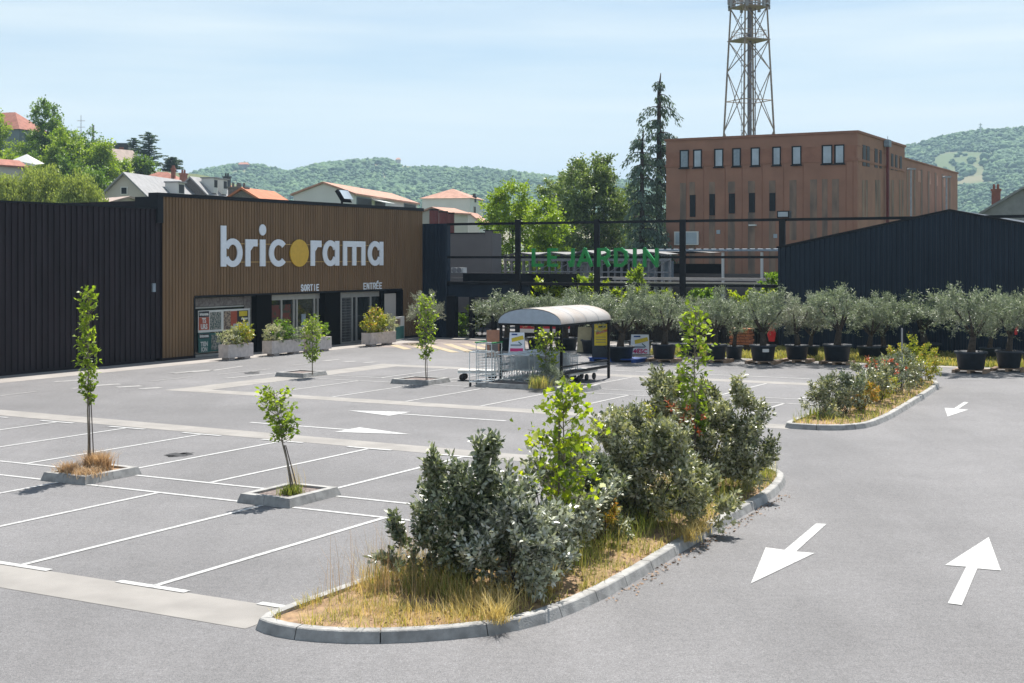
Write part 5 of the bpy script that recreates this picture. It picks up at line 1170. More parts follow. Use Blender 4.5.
for px0, px1, y0, y1 in ((680, 686, 183, 300), (689.5, 695, 182, 196), (709, 715, 182, 194), (728, 735, 181.5, 193), (748, 755, 181, 193), (769, 775.5, 180.5, 193), (789.5, 796.5, 180, 240), (810, 817, 179.5, 240), (822, 827.5, 179, 240), (832, 839, 179, 240), (689.5, 695, 218, 300), (709, 715, 216, 300), (728, 735, 214, 300), (748, 755, 212, 300), (769, 775.5, 211, 300)):
    pxm = (px0+px1)/2; mb.box(XL(px0), XL(px1), -.012, -.002, ZL(pxm, min(y1, 288)), ZL(pxm, y0))
mb.build('weathered_panels', 'stain', rb)
for px0, px1, y0, y1 in ((690, 695.5, 195, 217), (709.5, 715, 194, 215.5), (729, 735, 193.5, 213.5), (749, 755, 193, 212.5), (769.5, 775.5, 193, 211)):
    pxm = (px0+px1)/2; mb = MB(); mb.box(XL(px0), XL(px1), -.05, -.013, ZL(pxm, y1), ZL(pxm, y0)); w_ = mb.build('slit_window', 'black_metal', rb); mb = MB(); mb.box(XL(px0)+.05, XL(px1)-.05, -.06, -.051, ZL(pxm, y1)+.1, ZL(pxm, y0)-.1); mb.build('pane', 'win_dark', w_)
mb = MB()
for px in (686.5, 703.5, 725, 742, 762, 783.5, 803, 846, 853): mb.box(XL(px)-.03, XL(px)+.03, -.03, -.003, 0, zb-.08)
mb.build('pilaster_lines', 'render_dark', rb)
mb = MB(); mb.box(XL(675), XL(699), -.2, -.003, ZL(687, 245), ZL(687, 231.5)); w_ = mb.build('roller_panel', 'white_wall', rb); mb = MB(); mb.box(XL(676.5), XL(697.5), -.22, -.201, ZL(687, 244), ZL(687, 232.5)); mb.build('pane', 'win_pale', w_)
for px, y_ in ((718.5, 232), (775.5, 236)): mb = MB(); mb.box(XL(px-1.8), XL(px+1.8), -.06, -.003, ZL(px, y_+2), ZL(px, y_-2)); mb.build('vent', 'win_pale', rb)
mb = MB(); mb.box(XL(750), XL(757), -.35, -.02, ZL(753, 226), ZL(753, 224.5)); mb.build('shelf', 'white_wall', rb)
# right face details
def rface(px0, px1, y0, y1, m, nm, out=.04, wing=False):
    xo = 0 if not wing else -.12; pxm = (px0+px1)/2; mb = MB(); mb.box(xo+.002, xo+out, YR(px0), YR(px1), ZR(pxm, y1), ZR(pxm, y0)); return mb.build(nm, m, rb)
for px0, px1 in ((862.5, 865.5), (866.5, 869.3), (874.5, 877.3), (879.5, 881.3), (891, 893), (895, 897), (899.5, 901.5)):
    q = (px0-862)/43*13; rface(px0, px1, 145+q, 166+q*.45, 'win_dark', 'window')
for px0, px1 in ((862, 864.3), (865.5, 867.5), (875, 877.3), (878, 880.3), (888, 890), (891.5, 893.6), (899, 900.6), (901.8, 903.4)):
    rface(px0, px1, 180, 219, 'stain', 'slit_panel', .02)
for px in range(908, 956, 7): rface(px, px+1.6, 167+(px-908)*.2, 215, 'stain', 'wing_panel', .03, True)
for px in (919, 929, 936, 944): rface(px, px+3, 168+(px-908)*.25, 180+(px-908)*.2, 'tile_roof', 'wing_light_panel', .02, True)
px = 884.5; mb = MB(); y = YR(px); mb.box(.15, .35, y-.12, y+.12, 0, ZR(px, 143)); mb.build('drain_pipe', 'red_steel', rb)
mb = MB(); mb.box(.05, .45, y-.4, y+.4, ZR(px, 147), ZR(px, 140)); mb.tube([(.25, y, ZR(px, 141)), (.25, y, ZR(px, 136))], .03, .02, 5); mb.build('pipe_box', 'blue_corr', rb)
for px, y0, lab in ((911, 170, 'slim grey street lamp nearer the corner of the red brown block'), (946.5, 178, 'slim grey street lamp further along the red brown block')):
    zz = 92.; x = (px-512)/FPX*zz; t = thing('street_lamp', lab, 'street lamp', (x, zz, 0)); mb = MB(); mb.tube([(0, 0, 0), (0, 0, HH(y0, zz))], .09, .06, 8); mb.build('pole', 'galv', t)
    mb = MB(); h = HH(y0, zz); mb.prismy([(-.25, h), (.3, h+.03), (.3, h+.12), (-.1, h+.14), (-.25, h+.08)], -.12, .12); mb.build('lamp_head', 'galv', t)
# ------------------------------------------------------------------ lattice mast
ZT = 150.; cx = (748.8-512)/FPX*ZT; t = thing('lattice_mast', 'tall tan steel lattice mast with platforms rising behind the red brown block', 'tower', (cx, ZT, 0), R(24))
hw = lambda z: 3.45-(3.45-1.35)*(z/36.)   # half width (corner distance along axes)
Z0 = HH(137, ZT); lv = [0, 5.5, 10.5, Z0-1.5, 21.5, 26.5, 32.2, 36.5]
lv = [0, 5, 10.5, HH(131, ZT), HH(71, ZT), HH(41, ZT), HH(8, ZT), HH(-25, ZT)]
hwf = lambda z: 2.72-(z-lv[3])*(2.72-1.98)/(lv[6]-lv[3])
for sx, sy in ((-1, -1), (1, -1), (1, 1), (-1, 1)):
    mb = MB(); mb.tube([(sx*hwf(z)*.72, sy*hwf(z)*.72, z) for z in lv], .12, .09, 6); mb.build('leg', 'tower_steel', t)
C4 = [(-1, -1), (1, -1), (1, 1), (-1, 1)]
for i in range(len(lv)-1):
    mb = MB(); za, zb2_ = lv[i], lv[i+1]
    for k in range(4):
        p, q = C4[k], C4[(k+1) % 4]; A = lambda s_, z: (s_[0]*hwf(z)*.72, s_[1]*hwf(z)*.72, z)
        mb.tube([A(p, za), A(q, zb2_)], .06, .06, 4); mb.tube([A(q, za), A(p, zb2_)], .06, .06, 4)
        if i == 3: zm = (za+zb2_)/2; mb.tube([A(p, zm), A(q, zm)], .05, .05, 4)
    mb.build('bracing', 'tower_steel', t)
for z in (lv[5], lv[6]):
    s_ = hwf(z)*.78; mb = MB(); mb.box(-s_, s_, -s_, s_, z, z+.12); mb.build('platform', 'tower_steel', t); mb = MB()
    for zz in (.6, 1.1):
        for k in range(4): p, q = C4[k], C4[(k+1) % 4]; mb.tube([(p[0]*s_*.8, p[1]*s_*.8, z+zz), (q[0]*s_*.8, q[1]*s_*.8, z+zz)], .03, .03, 4)
    for k in range(-4, 5):
        for sy in (-1, 1): mb.tube([(k*s_*.2, sy*s_*.8, z), (k*s_*.2, sy*s_*.8, z+1.1)], .02, .02, 4)
    mb.build('railing', 'tower_steel', t)
mb = MB()
mb.tube([(.1, 0, 0), (.1, 0, lv[7])], .26, .24, 8)
mb.build('cable_duct', 'tower_cable', t)
mb = MB(); mb.tube([(.85, 0, 0), (.85, 0, lv[7])], .06, .06, 5); mb.tube([(-.75, .3, 0), (-.75, .3, lv[7])], .03, .03, 4)
for k in range(60): z = lv[7]*k/60; mb.box(.25, .85, -.03, .03, z, z+.05) if k % 3 == 0 else mb.box(-.9, -.72, .1, .3, z, z+.04)
mb.build('ladder', 'tower_cable', t)
for k in range(14):
    an = k*2*math.pi/14; rr = 2.25; z = HH(3 if k % 2 else -2, ZT); mb = MB(); mb.box(-.16, .16, -.09, .09, -.7, .8+.4*(k % 3)); ob = mb.build('antenna', 'galv', t); ob.location = (rr*math.cos(an), rr*math.sin(an), z); ob.rotation_euler = (0, 0, an+math.pi/2)
mb = MB(); s_ = 2.3; z = HH(6, ZT); mb.lathe([(2.3, z-.06), (2.3, z+.06), (2.1, z+.06), (2.1, z-.06)], n=20, close=False); mb.build('antenna_ring', 'galv', t)
# ------------------------------------------------------------------ trees
def tree(px, ytop, zd, hwid, label, m, seed, kind='broad', base=0., name='tree', crown_lo=.3, n=1.0, group=None, L=.34, dens=1.):
    x = (px-512)/FPX*zd; H = HH(ytop, zd)-base; w_ = hwid/FPX*zd; r_ = np.random.default_rng(seed); t = thing(name, label, 'tree', (x, zd, base), 0, group)
    lobes = []; mb = MB()
    K = max(7, int(11*n))
    for k in range(K):
        f = (k+.5)/K; ze = crown_lo*H+(H*(1-crown_lo))*(f*.9+.05); pr = math.sin(math.pi*min(.97, max(.12, (f*.86+.16))))**.8
        an = k*2.4+r_.uniform(-.5, .5); rr = w_*pr*.62*r_.uniform(.7, 1.1); rad = w_*r_.uniform(.30, .46)
        lobes.append((math.cos(an)*rr, math.sin(an)*rr*.8, ze, rad, rad, rad*.72*min(1.3, H*(1-crown_lo)/(2*w_)+.4), int(46*dens*(rad/L*.30)**1.6+14)))
    lobes.append((0, 0, H*(crown_lo+1)/2, w_*.5, w_*.5, H*(1-crown_lo)*.40, int(90*dens)))
    lobes.append((r_.uniform(-.2, .2)*w_, 0, H-w_*.22, w_*.30, w_*.3, w_*.24, int(36*dens)))
    tr_ = max(.12, w_*.055); mb.tube([(0, 0, 0), (r_.normal()*.1, 0, H*crown_lo), (r_.normal()*.3, 0, H*.75)], tr_, tr_*.35, 8)
    for l in lobes[::2]: mb.tube([(0, 0, H*crown_lo*.9), (l[0]*.5, l[1]*.5, (l[2]+H*crown_lo)*.5), (l[0], l[1], l[2])], tr_*.45, tr_*.12, 5)
    mb.build('trunk', 'dark_bark', t, True)
    droop = .5 if kind == 'willow' else 0.
    crown('crown', lobes, L*3.0, 9, L, L*.55, m, t, r_, shell=.55, upw=.35, spread=1., droop=droop)
    return t
TG = 'trees behind the shop'
tree(512, 191, 100, 37, 'bright green round tree behind the left of the steel frame', 'lf_bright', 301, crown_lo=.08, L=.24, dens=2.0)
tree(547, 207, 96, 26, 'smaller bright green tree right of the round bright one', 'lf_bright', 302, crown_lo=.05, L=.24, dens=1.6)
tree(592, 163, 125, 46, 'large grey green tree between the bright tree and the cedars', 'lf_tree', 303, crown_lo=.1, L=.30, dens=2.0, n=1.6)
tree(560, 185, 130, 34, 'grey green tree just left of the large grey green one', 'lf_tree', 304, crown_lo=.1, L=.30, dens=1.5)
tree(630, 192, 132, 28, 'grey green tree between the large tree and the cedars', 'lf_tree', 305, crown_lo=.1, L=.3, dens=1.3)
def cedar(px, ytop, zd, wpx, label, seed, base=0., lo=.08, flat=False, lean=0., ntier=34):
    x = (px-512)/FPX*zd; H = HH(ytop, zd)-base; w_ = wpx/FPX*zd; r_ = np.random.default_rng(seed); t = thing('cedar_tree', label, 'tree', (x, zd, base)); mb = MB(); tr_ = .012*H+.12
    mb.tube([(0, 0, 0), (lean*.3, 0, H*.5), (lean, 0, H*.93), (lean+.15, 0, H)], tr_, .03, 8); br = MB(); P = []; D = []
    for i in range(ntier):
        f = (i+.3)/ntier; z = H*(lo+(1-lo)*f); L0 = w_*((1-f)**(.62 if not flat else .3)*1.0+.05)
        for k in range((4 if f < .8 else 3) if not flat else 5):
            an = r_.uniform(0, 2*math.pi); Lb = L0*r_.uniform(.35, 1.25); pts = []
            for s_ in range(7):
                u_ = s_/6; dz = (.30*u_-.85*u_**2.2)*Lb if not flat else (.30*u_-.22*u_*u_)*Lb; pts.append(Vector((lean*f+math.cos(an)*Lb*u_, math.sin(an)*Lb*u_, z+dz)))
            br.tube(pts, .05, .012, 4, cap=False); nl = int(26+Lb*52)
            for q in range(nl):
                u_ = r_.uniform(.02, 1.0); s_ = min(5, int(u_*6)); p = pts[s_]+(pts[s_+1]-pts[s_])*(u_*6-s_); sp = .10+.10*Lb*(1-u_)
                p = p+Vector((r_.normal()*sp, r_.normal()*sp, r_.uniform(-.55, .05) if not flat else r_.uniform(-.05, .15))); P.append(p); D.append(Vector((math.cos(an)*.6+r_.normal()*.4, math.sin(an)*.6+r_.normal()*.4, -.9 if not flat else .1)))
    mb.build('trunk', 'dark_bark', t, True); br.build('branches', 'dark_bark', t)
    V, F = leaf_arrays(np.array(P), np.array(D), .34, .12, r_); npmesh('needles', V, F, 'lf_cedar', t); return t
cedar(659, 73, 112, 52, 'tall drooping cedar immediately left of the red brown block', 311, ntier=17)
cedar(642, 131, 108, 46, 'shorter drooping cedar at the left of the tall one', 312, ntier=13)
# ------------------------------------------------------------------ hillside on the left
def hs(x, y):
    s1 = min(1, max(0, (y-135)/95.)); s1 = s1*s1*(3-2*s1); s2 = min(1, max(0, (-x-12-.02*y)/40.)); s2 = s2*s2*(3-2*s2); return 19*s1*s2
xs = [-260+8*i for i in range(34)]; ys = [120+8*i for i in range(40)]
mb = MB(); mb.add([(x, y, hs(x, y)+.02-(.4 if y > 425 or y < 125 else 0)) for y in ys for x in xs], [(j*34+i, j*34+i+1, (j+1)*34+i+1, (j+1)*34+i) for j in range(39) for i in range(33)]); tag(mb.build('hillside', 'meadow', smooth=True), kind='structure')
def htree(px, ytop, zd, hwid, label, m, seed, **k): x = (px-512)/FPX*zd; return tree(px, ytop, zd, hwid, label, m, seed, base=max(0, hs(x, zd)-.5), **k)
for a in ((-8, 120, 205, 26, 'bright tree at the very left edge below the hill house', 'lf_bright', 321), (14, 163, 190, 24, 'bright bushy tree below the hipped roof hill house', 'lf_bright', 322), (28, 160, 205, 24, 'mid green tree under the corner of the hill house', 'lf_mid', 323),
          (48, 107, 212, 20, 'tall dark green tree beside the corner of the hill house', 'lf_mid', 324), (64, 140, 200, 24, 'leafy green tree in the middle of the bank', 'lf_bright', 325), (84, 138, 205, 24, 'leafy green tree below the thin radio mast', 'lf_mid', 326),
          (100, 147, 200, 20, 'green tree left of the house with the parasol', 'lf_bright', 327), (72, 168, 180, 28, 'dense low green tree in the middle of the bank', 'lf_mid', 328), (104, 178, 170, 20, 'low green tree just above the white gable', 'lf_mid', 329), (36, 142, 215, 18, 'green tree in front of the hill house windows', 'lf_mid', 330), (-22, 150, 190, 24, 'green tree cut by the left picture edge', 'lf_bright', 331), (56, 128, 218, 14, 'slim dark tree behind the tall green one', 'lf_tree', 332), (125, 190, 168, 12, 'small green tree behind the white gable ridge', 'lf_mid', 333), (140, 164, 215, 12, 'low green tree under the dark spreading cedar', 'lf_mid', 334), (122, 168, 205, 9, 'low green bush below the parasol house', 'lf_bright', 335)):
    htree(*a, group='trees on the bank', L=.42, dens=1.2, crown_lo=.12)
for a in ((40, 158, 118, 38, 'large pale weeping willow on the left behind the black wing', 341), (80, 166, 112, 27, 'pale weeping willow second from the left behind the black wing', 342), (6, 170, 116, 26, 'pale willow at the left edge behind the black wing', 343)):
    px, yt, zd, hw_, lab, sd_ = a; x = (px-512)/FPX*zd; H = HH(yt, zd); w_ = hw_/FPX*zd; r_ = np.random.default_rng(sd_); t = thing('willow_tree', lab, 'tree', (x, zd, 0)); mb = MB(); mb.tube([(0, 0, 0), (0, 0, H*.7)], .35, .15, 8); P = []; D = []
    for k in range(400):
        an = r_.uniform(0, 2*math.pi); rr = w_*math.sqrt(r_.uniform(0, 1)); z0 = H*(1-.26*(rr/w_)**2)*r_.uniform(.80, 1.0); Ls = r_.uniform(.8, 3.4)*(.5+.6*rr/w_); sx, sy = math.cos(an)*rr, math.sin(an)*rr*.8
        if k % 8 == 0: mb.tube([(0, 0, H*.6), (sx*.5, sy*.5, z0*.93), (sx, sy, z0)], .06, .02, 4)
        for q in range(int(26+14*Ls)): u_ = r_.uniform(0, 1); P.append((sx+r_.normal()*.17, sy+r_.normal()*.17, z0-u_*Ls+.1)); D.append((r_.normal()*.35, r_.normal()*.35, -1))
    mb.build('trunk', 'dark_bark', t); V, F = leaf_arrays(np.array(P), np.array(D), .26, .10, r_); npmesh('crown', V, F, 'lf_willow', t)
for px, yt, zd, wpx, lab, sd_ in ((149, 133, 235, 17, 'dark spreading cedar on the skyline left of the far hills', 351), (133, 138, 240, 8, 'small dark conifer left of the spreading cedar', 352), (172, 158, 235, 10, 'small dark cedar right of the spreading cedar', 353)):
    x = (px-512)/FPX*zd; cedar(px, yt, zd, wpx, lab, sd_, base=hs(x, zd)-.5, flat=True, lo=.2, ntier=16)
# ------------------------------------------------------------------ houses
def house(px0, zd, W, L, eave, ridge, ang, label, wall, roof, base=0., over=.35, chim=(), wins=(), side=(), hip=False, name='house', dorm=()):
    """front-left corner at picture column px0, depth zd; gable faces the camera, ridge runs away at angle ang"""
    x = (px0-512)/FPX*zd; t = thing(name, label, 'house', (x, zd, base), ang-math.pi/2); e, r = eave-base, ridge-base
    mb = MB()
    if hip: mb.box(0, W, 0, L, 0, e)
    else: mb.prismy([(0, 0), (W, 0), (W, e), (W/2, r), (0, e)], 0, L)
    mb.build('wall', wall, t); mb = MB(); th = .22; o_ = over
    if hip:
        h = min(W, L)/2*.0+.0; vs = [(-o_, -o_, e), (W+o_, -o_, e), (W+o_, L+o_, e), (-o_, L+o_, e)]
        if L >= W: vs += [(W/2, W/2, r), (W/2, L-W/2, r)]; fs_ = [(0, 1, 4), (1, 2, 5, 4), (2, 3, 5), (3, 0, 4, 5), (3, 2, 1, 0)]
        else: vs += [(L/2, L/2, r), (W-L/2, L/2, r)]; fs_ = [(0, 1, 5, 4), (1, 2, 5), (2, 3, 4, 5), (3, 0, 4), (3, 2, 1, 0)]
        mb.add(vs, fs_)
    else:
        sl = (r-e)/(W/2)
        for s_ in (-1, 1):
            xe = W/2+s_*(W/2+o_); ze = e-sl*o_; A = [(W/2, r+.02), (xe, ze+.02), (xe, ze+.02+th), (W/2, r+.02+th)]; mb.prismy(A if s_ > 0 else A[::-1], -o_, L+o_)
    rf = mb.build('roof', roof, t)
    for cx_, cy_, ch_, cw, cm in chim:
        mb = MB(); mb.box(cx_-cw/2, cx_+cw/2, cy_-cw/2, cy_+cw/2, e-.5, r+ch_); mb.box(cx_-cw/2-.08, cx_+cw/2+.08, cy_-cw/2-.08, cy_+cw/2+.08, r+ch_, r+ch_+.18)
        for k in (-1, 1): mb.tube([(cx_+k*cw*.22, cy_, r+ch_+.18), (cx_+k*cw*.22, cy_, r+ch_+.6)], .13, .11, 6)
        mb.build('chimney', cm, rf)
    for xa, xb_, za_, zb_ in wins:
        mb = MB(); mb.box(xa, xb_, -.08, -.003, za_-base, zb_-base); w_ = mb.build('window', 'white_wall', t); mb = MB(); mb.box(xa+.1, xb_-.1, -.1, -.081, za_-base+.1, zb_-base-.1); mb.build('pane', 'win_dark', w_)
    for ya, yb, za_, zb_, mm in side:
        mb = MB(); mb.box(W+.003, W+.08, ya, yb, za_-base, zb_-base); w_ = mb.build('window', mm, t); mb = MB(); mb.box(W+.081, W+.1, ya+.12, yb-.12, za_-base+.12, zb_-base-.12); mb.build('pane', 'win_dark' if mm != 'win_pale' else 'win_pale', w_)
    for y_, dw, dh in dorm:
        sl = (r-e)/(W/2); xm = W*.80; zr = e+sl*(W*.2); mb = MB(); mb.box(xm-.5, xm+1.1, y_, y_+dw, zr-.6, zr+dh); d_ = mb.build('dormer', 'white_wall', t); mb = MB(); mb.box(xm+1.101, xm+1.12, y_+.2, y_+dw-.2, zr+.1, zr+dh-.2); mb.build('pane', 'win_dark', d_); mb = MB(); mb.box(xm-.6, xm+1.35, y_-.15, y_+dw+.15, zr+dh, zr+dh+.15); mb.build('dormer_roof', roof, d_)
    return t
D90 = math.pi/2
AU = TH_U
def hz(py, z): return HH(py, z)
# white gable house with grey roof
Z = 150; house(97, Z, 6.5, 15, hz(202, Z), hz(174.5, Z), R(81), 'white gabled house with long grey slate roof directly behind the black wing', 'cream_wall', 'slate', wins=[(2.8, 3.6, hz(195, Z), hz(187, Z))], chim=[], dorm=[(7.5, 1.9, 1.3)], over=.5)
Z = 128; t = house(98, Z, 6.2, 8, hz(207, Z), hz(197.6, Z), AU+1.2, 'low old tiled roof in front of the white gabled house', 'cream_wall', 'old_tile')
Z = 165; house(176, Z, 3.9, 7.5, hz(194, Z), hz(178.5, Z), R(78), 'dark stone house with light slate roof and two pale dormers', 'stone', 'slate', chim=[(.5, 1, .5, .7, 'red_roof')], dorm=[(1.5, 1.3, 1.2), (4.3, 1.3, 1.2)])
Z = 190; x_ = (140-512)/FPX*Z; house(134, Z, 6.4, 5, hz(182, Z), hz(171, Z), D90-.1, 'long dull red tiled roof left of the red chimneys', 'cream_wall', 'red_roof', chim=[(5.4, 0.8, .2, .5, 'red_roof')], hip=True)
Z = 185; house(206, Z, 2.6, 4, hz(190, Z), hz(183.5, Z), R(78), 'small house with bright orange roof and leafy chimney', 'stone', 'orange_roof', chim=[(2.7, .8, .8, .8, 'dark_slate')])
Z = 135; house(217, Z, 5.4, 8, hz(206, Z), hz(190, Z), R(78), 'dark rubble stone gable house with orange tiled roof', 'stone', 'orange_roof', chim=[(1.7, .6, .15, 1.1, 'stone'), (2.4, .6, .1, 1.0, 'stone')])
Z = 160; t = house(293.5, Z, 7.4, 29, hz(195, Z), hz(184, Z), R(90-10.8), 'large white gabled building with long salmon tiled roof', 'white_wall', 'tile_roof', over=.3, side=[(1, 7, hz(208, Z), hz(196.5, Z), 'blue_wall'), (8.5, 13, hz(208, Z), hz(196.5, Z), 'blue_wall'), (22, 28, hz(206, Z), hz(196.0, Z), 'blue_wall')])
mb = MB(); mb.prismy([(7.42, hz(197, Z)), (9.0, hz(200, Z)), (9.0, hz(200.8, Z)), (7.42, hz(198, Z))], 7, 12); mb.build('awning', 'white_wall', t)
Z = 200; house(422, Z, 7.3, 8, hz(198.5, Z), hz(187.8, Z), D90-.22, 'white house with salmon hipped roof right of the long white building', 'white_wall', 'tile_roof', hip=True, chim=[(7.2, 3, -1.4, .5, 'dark_slate')], side=[(2, 3.2, hz(215, Z), hz(206, Z), 'cream_wall')])
Z = 175; house(418, Z, 4.5, 5, hz(214, Z), hz(209, Z), D90-.5, 'small pale house behind the end of the brown shop front', 'cream_wall', 'tile_roof')
Z = 185; house(458, Z, 3.0, 5, hz(222, Z), hz(214, Z), D90-.2, 'low pale house with pinkish roof left of the bright tree', 'white_wall', 'tile_roof')
for k, (px, yt) in enumerate(((434, 210.5), (443.3, 212.5), (450, 213.8))):
    Z = 120+4*k; x = (px-512)/FPX*Z; t = thing('red_silo', ('dark red box silo leftmost behind the black return wall', 'dark red box silo in the middle of the three', 'dark red box silo rightmost of the three')[k], 'silo', (x, Z, 0), .25, 'three dark red silos'); h = HH(yt, Z)
    mb = MB(); mb.lathe([(.42, 0), (.42, h)], n=14); mb.build('body', 'red_steel', t); mb = MB(); mb.lathe([(.46, h), (.46, h+.12)], n=14); mb.build('cap', 'black_metal', t)
# hill houses
Z = 222; x = (0-512)/FPX*Z; b_ = hs(x, Z); t = house(-50, Z, 13.5, 7, hz(131.5, Z), hz(112, Z), R(72), 'grey hill house with red hipped roof at the top left', 'blue_wall', 'red_roof', base=b_-1, hip=True, side=[(2.2, 3.6, hz(146, Z), hz(136, Z), 'cream_wall'), (5.5, 6.9, hz(146, Z), hz(136, Z), 'cream_wall')])
mb = MB()
Z = 225; x = (108-512)/FPX*Z; b_ = hs(x, Z); t = house(104, Z, 2.6, 5, hz(160, Z), hz(150, Z), R(62), 'pale hill house with pinkish roof, balcony and parasol', 'cream_wall', 'old_tile', base=b_-2, side=[(1, 2.2, hz(168, Z), hz(160, Z), 'white_wall'), (3.2, 4.2, hz(168, Z), hz(162, Z), 'white_wall')])
mb = MB(); mb.box(2.7, 3.9, .3, 4.6, hz(171, Z)-b_+2, hz(170, Z)-b_+2); mb.box(3.82, 3.9, .3, 4.6, hz(170, Z)-b_+2, hz(166, Z)-b_+2); mb.build('balcony', 'white_wall', t)
xp, yp = (123-512)/FPX*222, 222; t = thing('parasol', 'small white parasol on the balcony of the pale hill house', 'parasol', (xp, yp, hz(171, 222))); mb = MB(); mb.tube([(0, 0, 0), (0, 0, 1.7)], .04, .04, 5); mb.build('pole', 'galv', t); mb = MB(); mb.lathe([(1.1, 1.35), (.05, 1.85)], n=12); mb.build('canopy', 'white_wall', t)
Z = 245; b_ = hs((108-512)/FPX*Z, Z); t = thing('modern_house', 'dark blue grey flat roofed box house above the parasol house', 'house', ((104.5-512)/FPX*Z, Z, b_-1), .1); mb = MB(); mb.box(0, 4.2, 0, 6, 0, hz(143.5, Z)-b_+1); mb.build('wall', 'dark_slate', t); mb = MB(); mb.box(2.6, 3.4, -.05, -.003, hz(151, Z)-b_+1, hz(147, Z)-b_+1); mb.build('window', 'red_roof', t); mb = MB(); mb.box(-.1, 4.3, -.1, 6.1, hz(143.5, Z)-b_+1, hz(142.8, Z)-b_+1); mb.build('roof', 'blue_wall', t)
Z = 185; x = (12-512)/FPX*Z; b_ = hs(x, Z); mb = MB(); mb.add([(0, 0, 0), (3.2, 0, -.6), (3.4, 3, -.3), (.3, 3, .5), (1.5, 1.4, .9), (0, 0, -.3), (3.2, 0, -.9)], [(0, 1, 4), (1, 2, 4), (2, 3, 4), (3, 0, 4), (0, 5, 6, 1)]); tag(mb.build('tarpaulin', 'white_wall', loc=((12-512)/FPX*Z, Z, hz(160, Z))), 'white tarpaulin cover among the trees of the bank', 'cover')
Z = 172; house(-16, Z, 2.8, 4, hz(166, Z), hz(160.5, Z), AU, 'small red roofed house at the left edge behind the willow', 'cream_wall', 'red_roof', base=2)
Z = 150; house(50, Z, 1.6, 4, hz(196, Z), hz(184, Z), AU, 'pale small house glimpsed between the two willows', 'white_wall', 'slate')
for px, yt, lab, hh_ in ((81, 115, 'thin lattice radio mast standing above the bank trees', 12), (93.3, 125, 'short dark pole right of the thin radio mast', 9)):
    Z = 235; x = (px-512)/FPX*Z; b_ = hs(x, Z); t = thing('radio_mast', lab, 'mast', (x, Z, b_)); mb = MB(); h = HH(yt, Z)-b_; mb.tube([(0, 0, 0), (0, 0, h)], .22 if px > 90 else .12, .18 if px > 90 else .04, 6)
    if px < 90:
        for k in range(5): mb.tube([(-.7, 0, h-1.0-k*1.1), (.7, 0, h-1.0-k*1.1)], .04, .04, 4)
    mb.build('pole', 'galv', t)
# roofs at the far right
Z = 120; t = house(972, Z, 8.5, 10, hz(219.5, Z), hz(190, Z), R(70), 'grey roofed house with a brick chimney at the right edge behind the shed', 'slate', 'slate', over=.4, chim=[(2.0, .6, -.1, .75, 'red_roof')])
# ------------------------------------------------------------------ far hills
RP = [(-400, 192), (0, 190), (150, 188), (185, 181), (205, 172), (228, 166), (245, 163.5), (262, 165.5), (285, 173), (300, 169), (330, 162.5), (350, 161), (375, 159.5), (388, 159), (400, 164), (430, 166), (450, 168.5), (475, 168.5), (500, 171), (530, 175.5), (560, 179), (600, 181), (640, 184), (700, 190), (800, 200), (850, 185), (880, 160), (905, 147.5), (930, 140), (945, 136), (960, 133.5), (985, 130), (1010, 128.5), (1040, 126), (1100, 124), (1400, 130)]
def ridge(px):
    for (a, ya), (b, yb) in zip(RP[:-1], RP[1:]):
        if a <= px <= b: u_ = (px-a)/(b-a); return ya+(yb-ya)*u_
    return 190.
ZR1, ZR0 = 1650., 900.
def hill(x, y):
    px = 512+x/ZR1*FPX; H = HH(ridge(px)+1.5, ZR1); f = min(1, max(0, (y-ZR0)/(ZR1-ZR0))); s_ = f**1.15; nzv = mn.noise((x*.004, y*.004, 3.3))*26*f*(1-f)*2.2+mn.noise((x*.0013, y*.0016, 1.))*50*f*(1-f)*2
    return H*s_+nzv
nx, ny = 150, 44; X_ = [-1150+2300*i/(nx-1) for i in range(nx)]; Y_ = [ZR0-20+(ZR1+500-ZR0+20)*j/(ny-1) for j in range(ny)]
def hill2(x, y):
    if y <= ZR1: return hill(x, y)
    return hill(x, ZR1)*(1-.5*((y-ZR1)/500)**1.5)
mb = MB(); mb.add([(x, y, hill2(x, y)-(3 if y < ZR0 else 0)) for y in Y_ for x in X_], [(j*nx+i, j*nx+i+1, (j+1)*nx+i+1, (j+1)*nx+i) for j in range(ny-1) for i in range(nx-1)]); tag(mb.build('hills', 'hill_ground', smooth=True), kind='structure')
bm = bmesh.new(); bmesh.ops.create_icosphere(bm, subdivisions=2, radius=1); ico = np.array([v.co[:] for v in bm.verts]); icf = np.array([[v.index for v in f.verts] for f in bm.faces]); bm.free()
r_ = np.random.default_rng(400); VV = []; FF = []; cnt = 0; tries = 0
def clearing(px, py):
    if 936 < px < 995 and 152 < py < 186 and mn.noise((px*.06, py*.09, 0)) > -.18: return True
    if 970 < px < 984 and 152 < py < 164: return True
    if 585 < px < 602 and 174 < py < 180: return True
    if 372 < px < 384 and 164 < py < 168: return True
    if 395 < px < 440 and 165 < py < 169: return True
    if 232 < px < 250 and 170.5 < py < 174: return True
    return False
while cnt < 16000 and tries < 160000:
    tries += 1; px = r_.uniform(150, 700) if r_.uniform() < .68 else r_.uniform(870, 1090); y = ZR0+(ZR1+25-ZR0)*r_.uniform(0, 1)**.8; x = (px-512)/FPX*y; z = hill2(x, y); py = YH-(z-CAM_H)*FPX/y
    if py > (216 if px < 700 else 222): continue
    if clearing(px, py) and r_.uniform() > .04: continue
    s_ = r_.uniform(1.9, 4.2)*(1.2 if mn.noise((x*.01, y*.01, 8)) > .1 else .85); V = ico*(1+.22*r_.normal(size=(len(ico), 1)))*np.array([s_, s_, s_*r_.uniform(.6, 1.1)])+np.array([x, y, z+s_*.35]); VV.append(V); FF.append(icf+cnt*len(ico)); cnt += 1
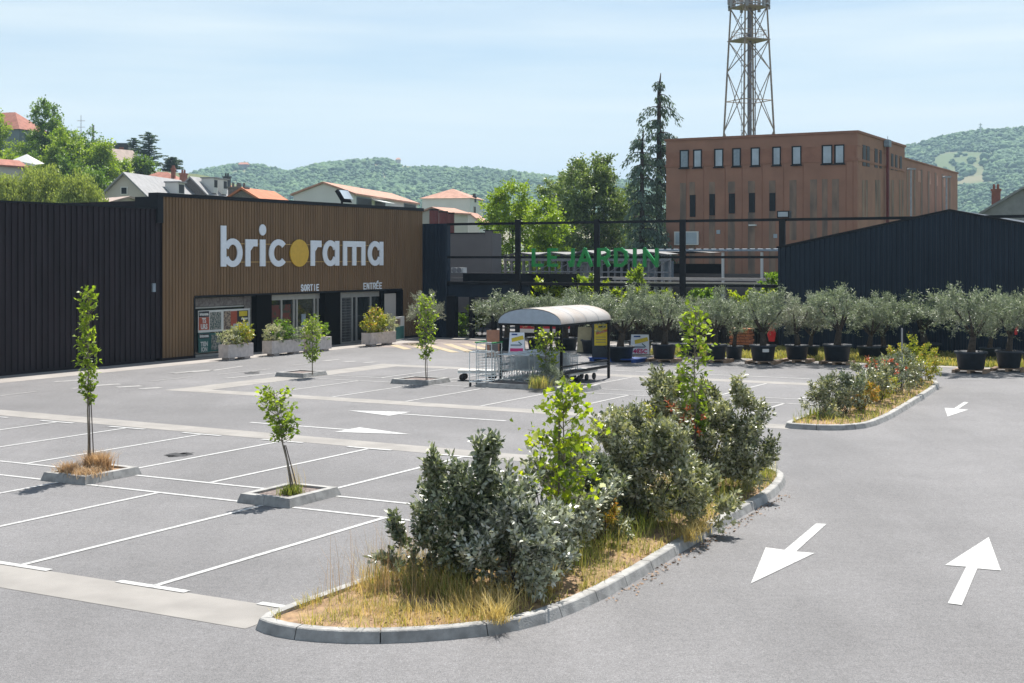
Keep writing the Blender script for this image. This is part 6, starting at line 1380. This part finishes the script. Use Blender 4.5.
f_ = npmesh('hill_forest', np.concatenate(VV), np.concatenate(FF), 'lf_forest', smooth=True); tag(f_, kind='stuff')
# buildings on the slopes
for i, (px, py, w_, m1, m2, lab) in enumerate(((243, 170.5, 11, 'stone', 'orange_roof', 'old manor on the wooded hill above the dark rubble gable'), (968, 205, 7, 'white_wall', 'slate', 'tiny pale house at the foot of the right hill, leftmost'), (979, 203.5, 6, 'cream_wall', 'blue_wall', 'tiny pale house at the foot of the right hill, second'), (988, 206.5, 7, 'white_wall', 'slate', 'tiny pale house at the foot of the right hill, next to the grey roof'), (963, 192, 5, 'cream_wall', 'tile_roof', 'tiny house among trees right of the red brown block'), (398, 167.5, 5, 'cream_wall', 'tile_roof', 'tiny farmhouse on the ridge above the long white building'))):
    y = (1590., 1010., 1030., 1000., 1120., 1600.)[i]; x = (px-512)/FPX*y; z = hill2(x, y)+9; h = 9 if i else 13
    t = thing('distant_house', lab, 'house', (x-w_/2, y, z-8)); mb = MB(); h = 4.5 if i == 0 else h; mb.box(0, w_, 0, 9, 0, h); mb.build('wall', m1, t); mb = MB(); mb.add([(-.5, -.5, h), (w_+.5, -.5, h), (w_+.5, 9.5, h), (-.5, 9.5, h), (1, 4.5, h+2.5), (w_-1, 4.5, h+2.5)], [(0, 1, 5, 4), (1, 2, 5), (2, 3, 4, 5), (3, 0, 4), (3, 2, 1, 0)]); mb.build('roof', m2, t)
y = 1640.; x = (980.5-512)/FPX*y; t = thing('hilltop_mast', 'pale telecom mast on top of the right hill', 'mast', (x, y, hill(x, y))); mb = MB(); h = HH(123, y)-hill(x, y); mb.tube([(0, 0, 0), (0, 0, h)], 1.0, .5, 6); mb.box(-1.8, 1.8, -1, 1, h*.55, h*.65); mb.box(-1.4, 1.4, -1, 1, h*.8, h*.9); mb.build('mast', 'white_wall', t)
# ------------------------------------------------------------------ the air between here and the hills
m = bpy.data.materials.new('haze'); m.use_nodes = True; ht = m.node_tree; ht.nodes.clear(); ou = ht.nodes.new('ShaderNodeOutputMaterial'); pv = ht.nodes.new('ShaderNodeVolumePrincipled'); pv.inputs['Density'].default_value = .00023; pv.inputs['Color'].default_value = (.56, .78, 1., 1); pv.inputs['Anisotropy'].default_value = .0
ht.links.new(pv.outputs[0], ou.inputs['Volume']); MATS['haze'] = m
mb = MB(); mb.box(-5100, 5100, -400, 8100, -1.2, 330); tag(mb.build('haze', 'haze'), kind='stuff')
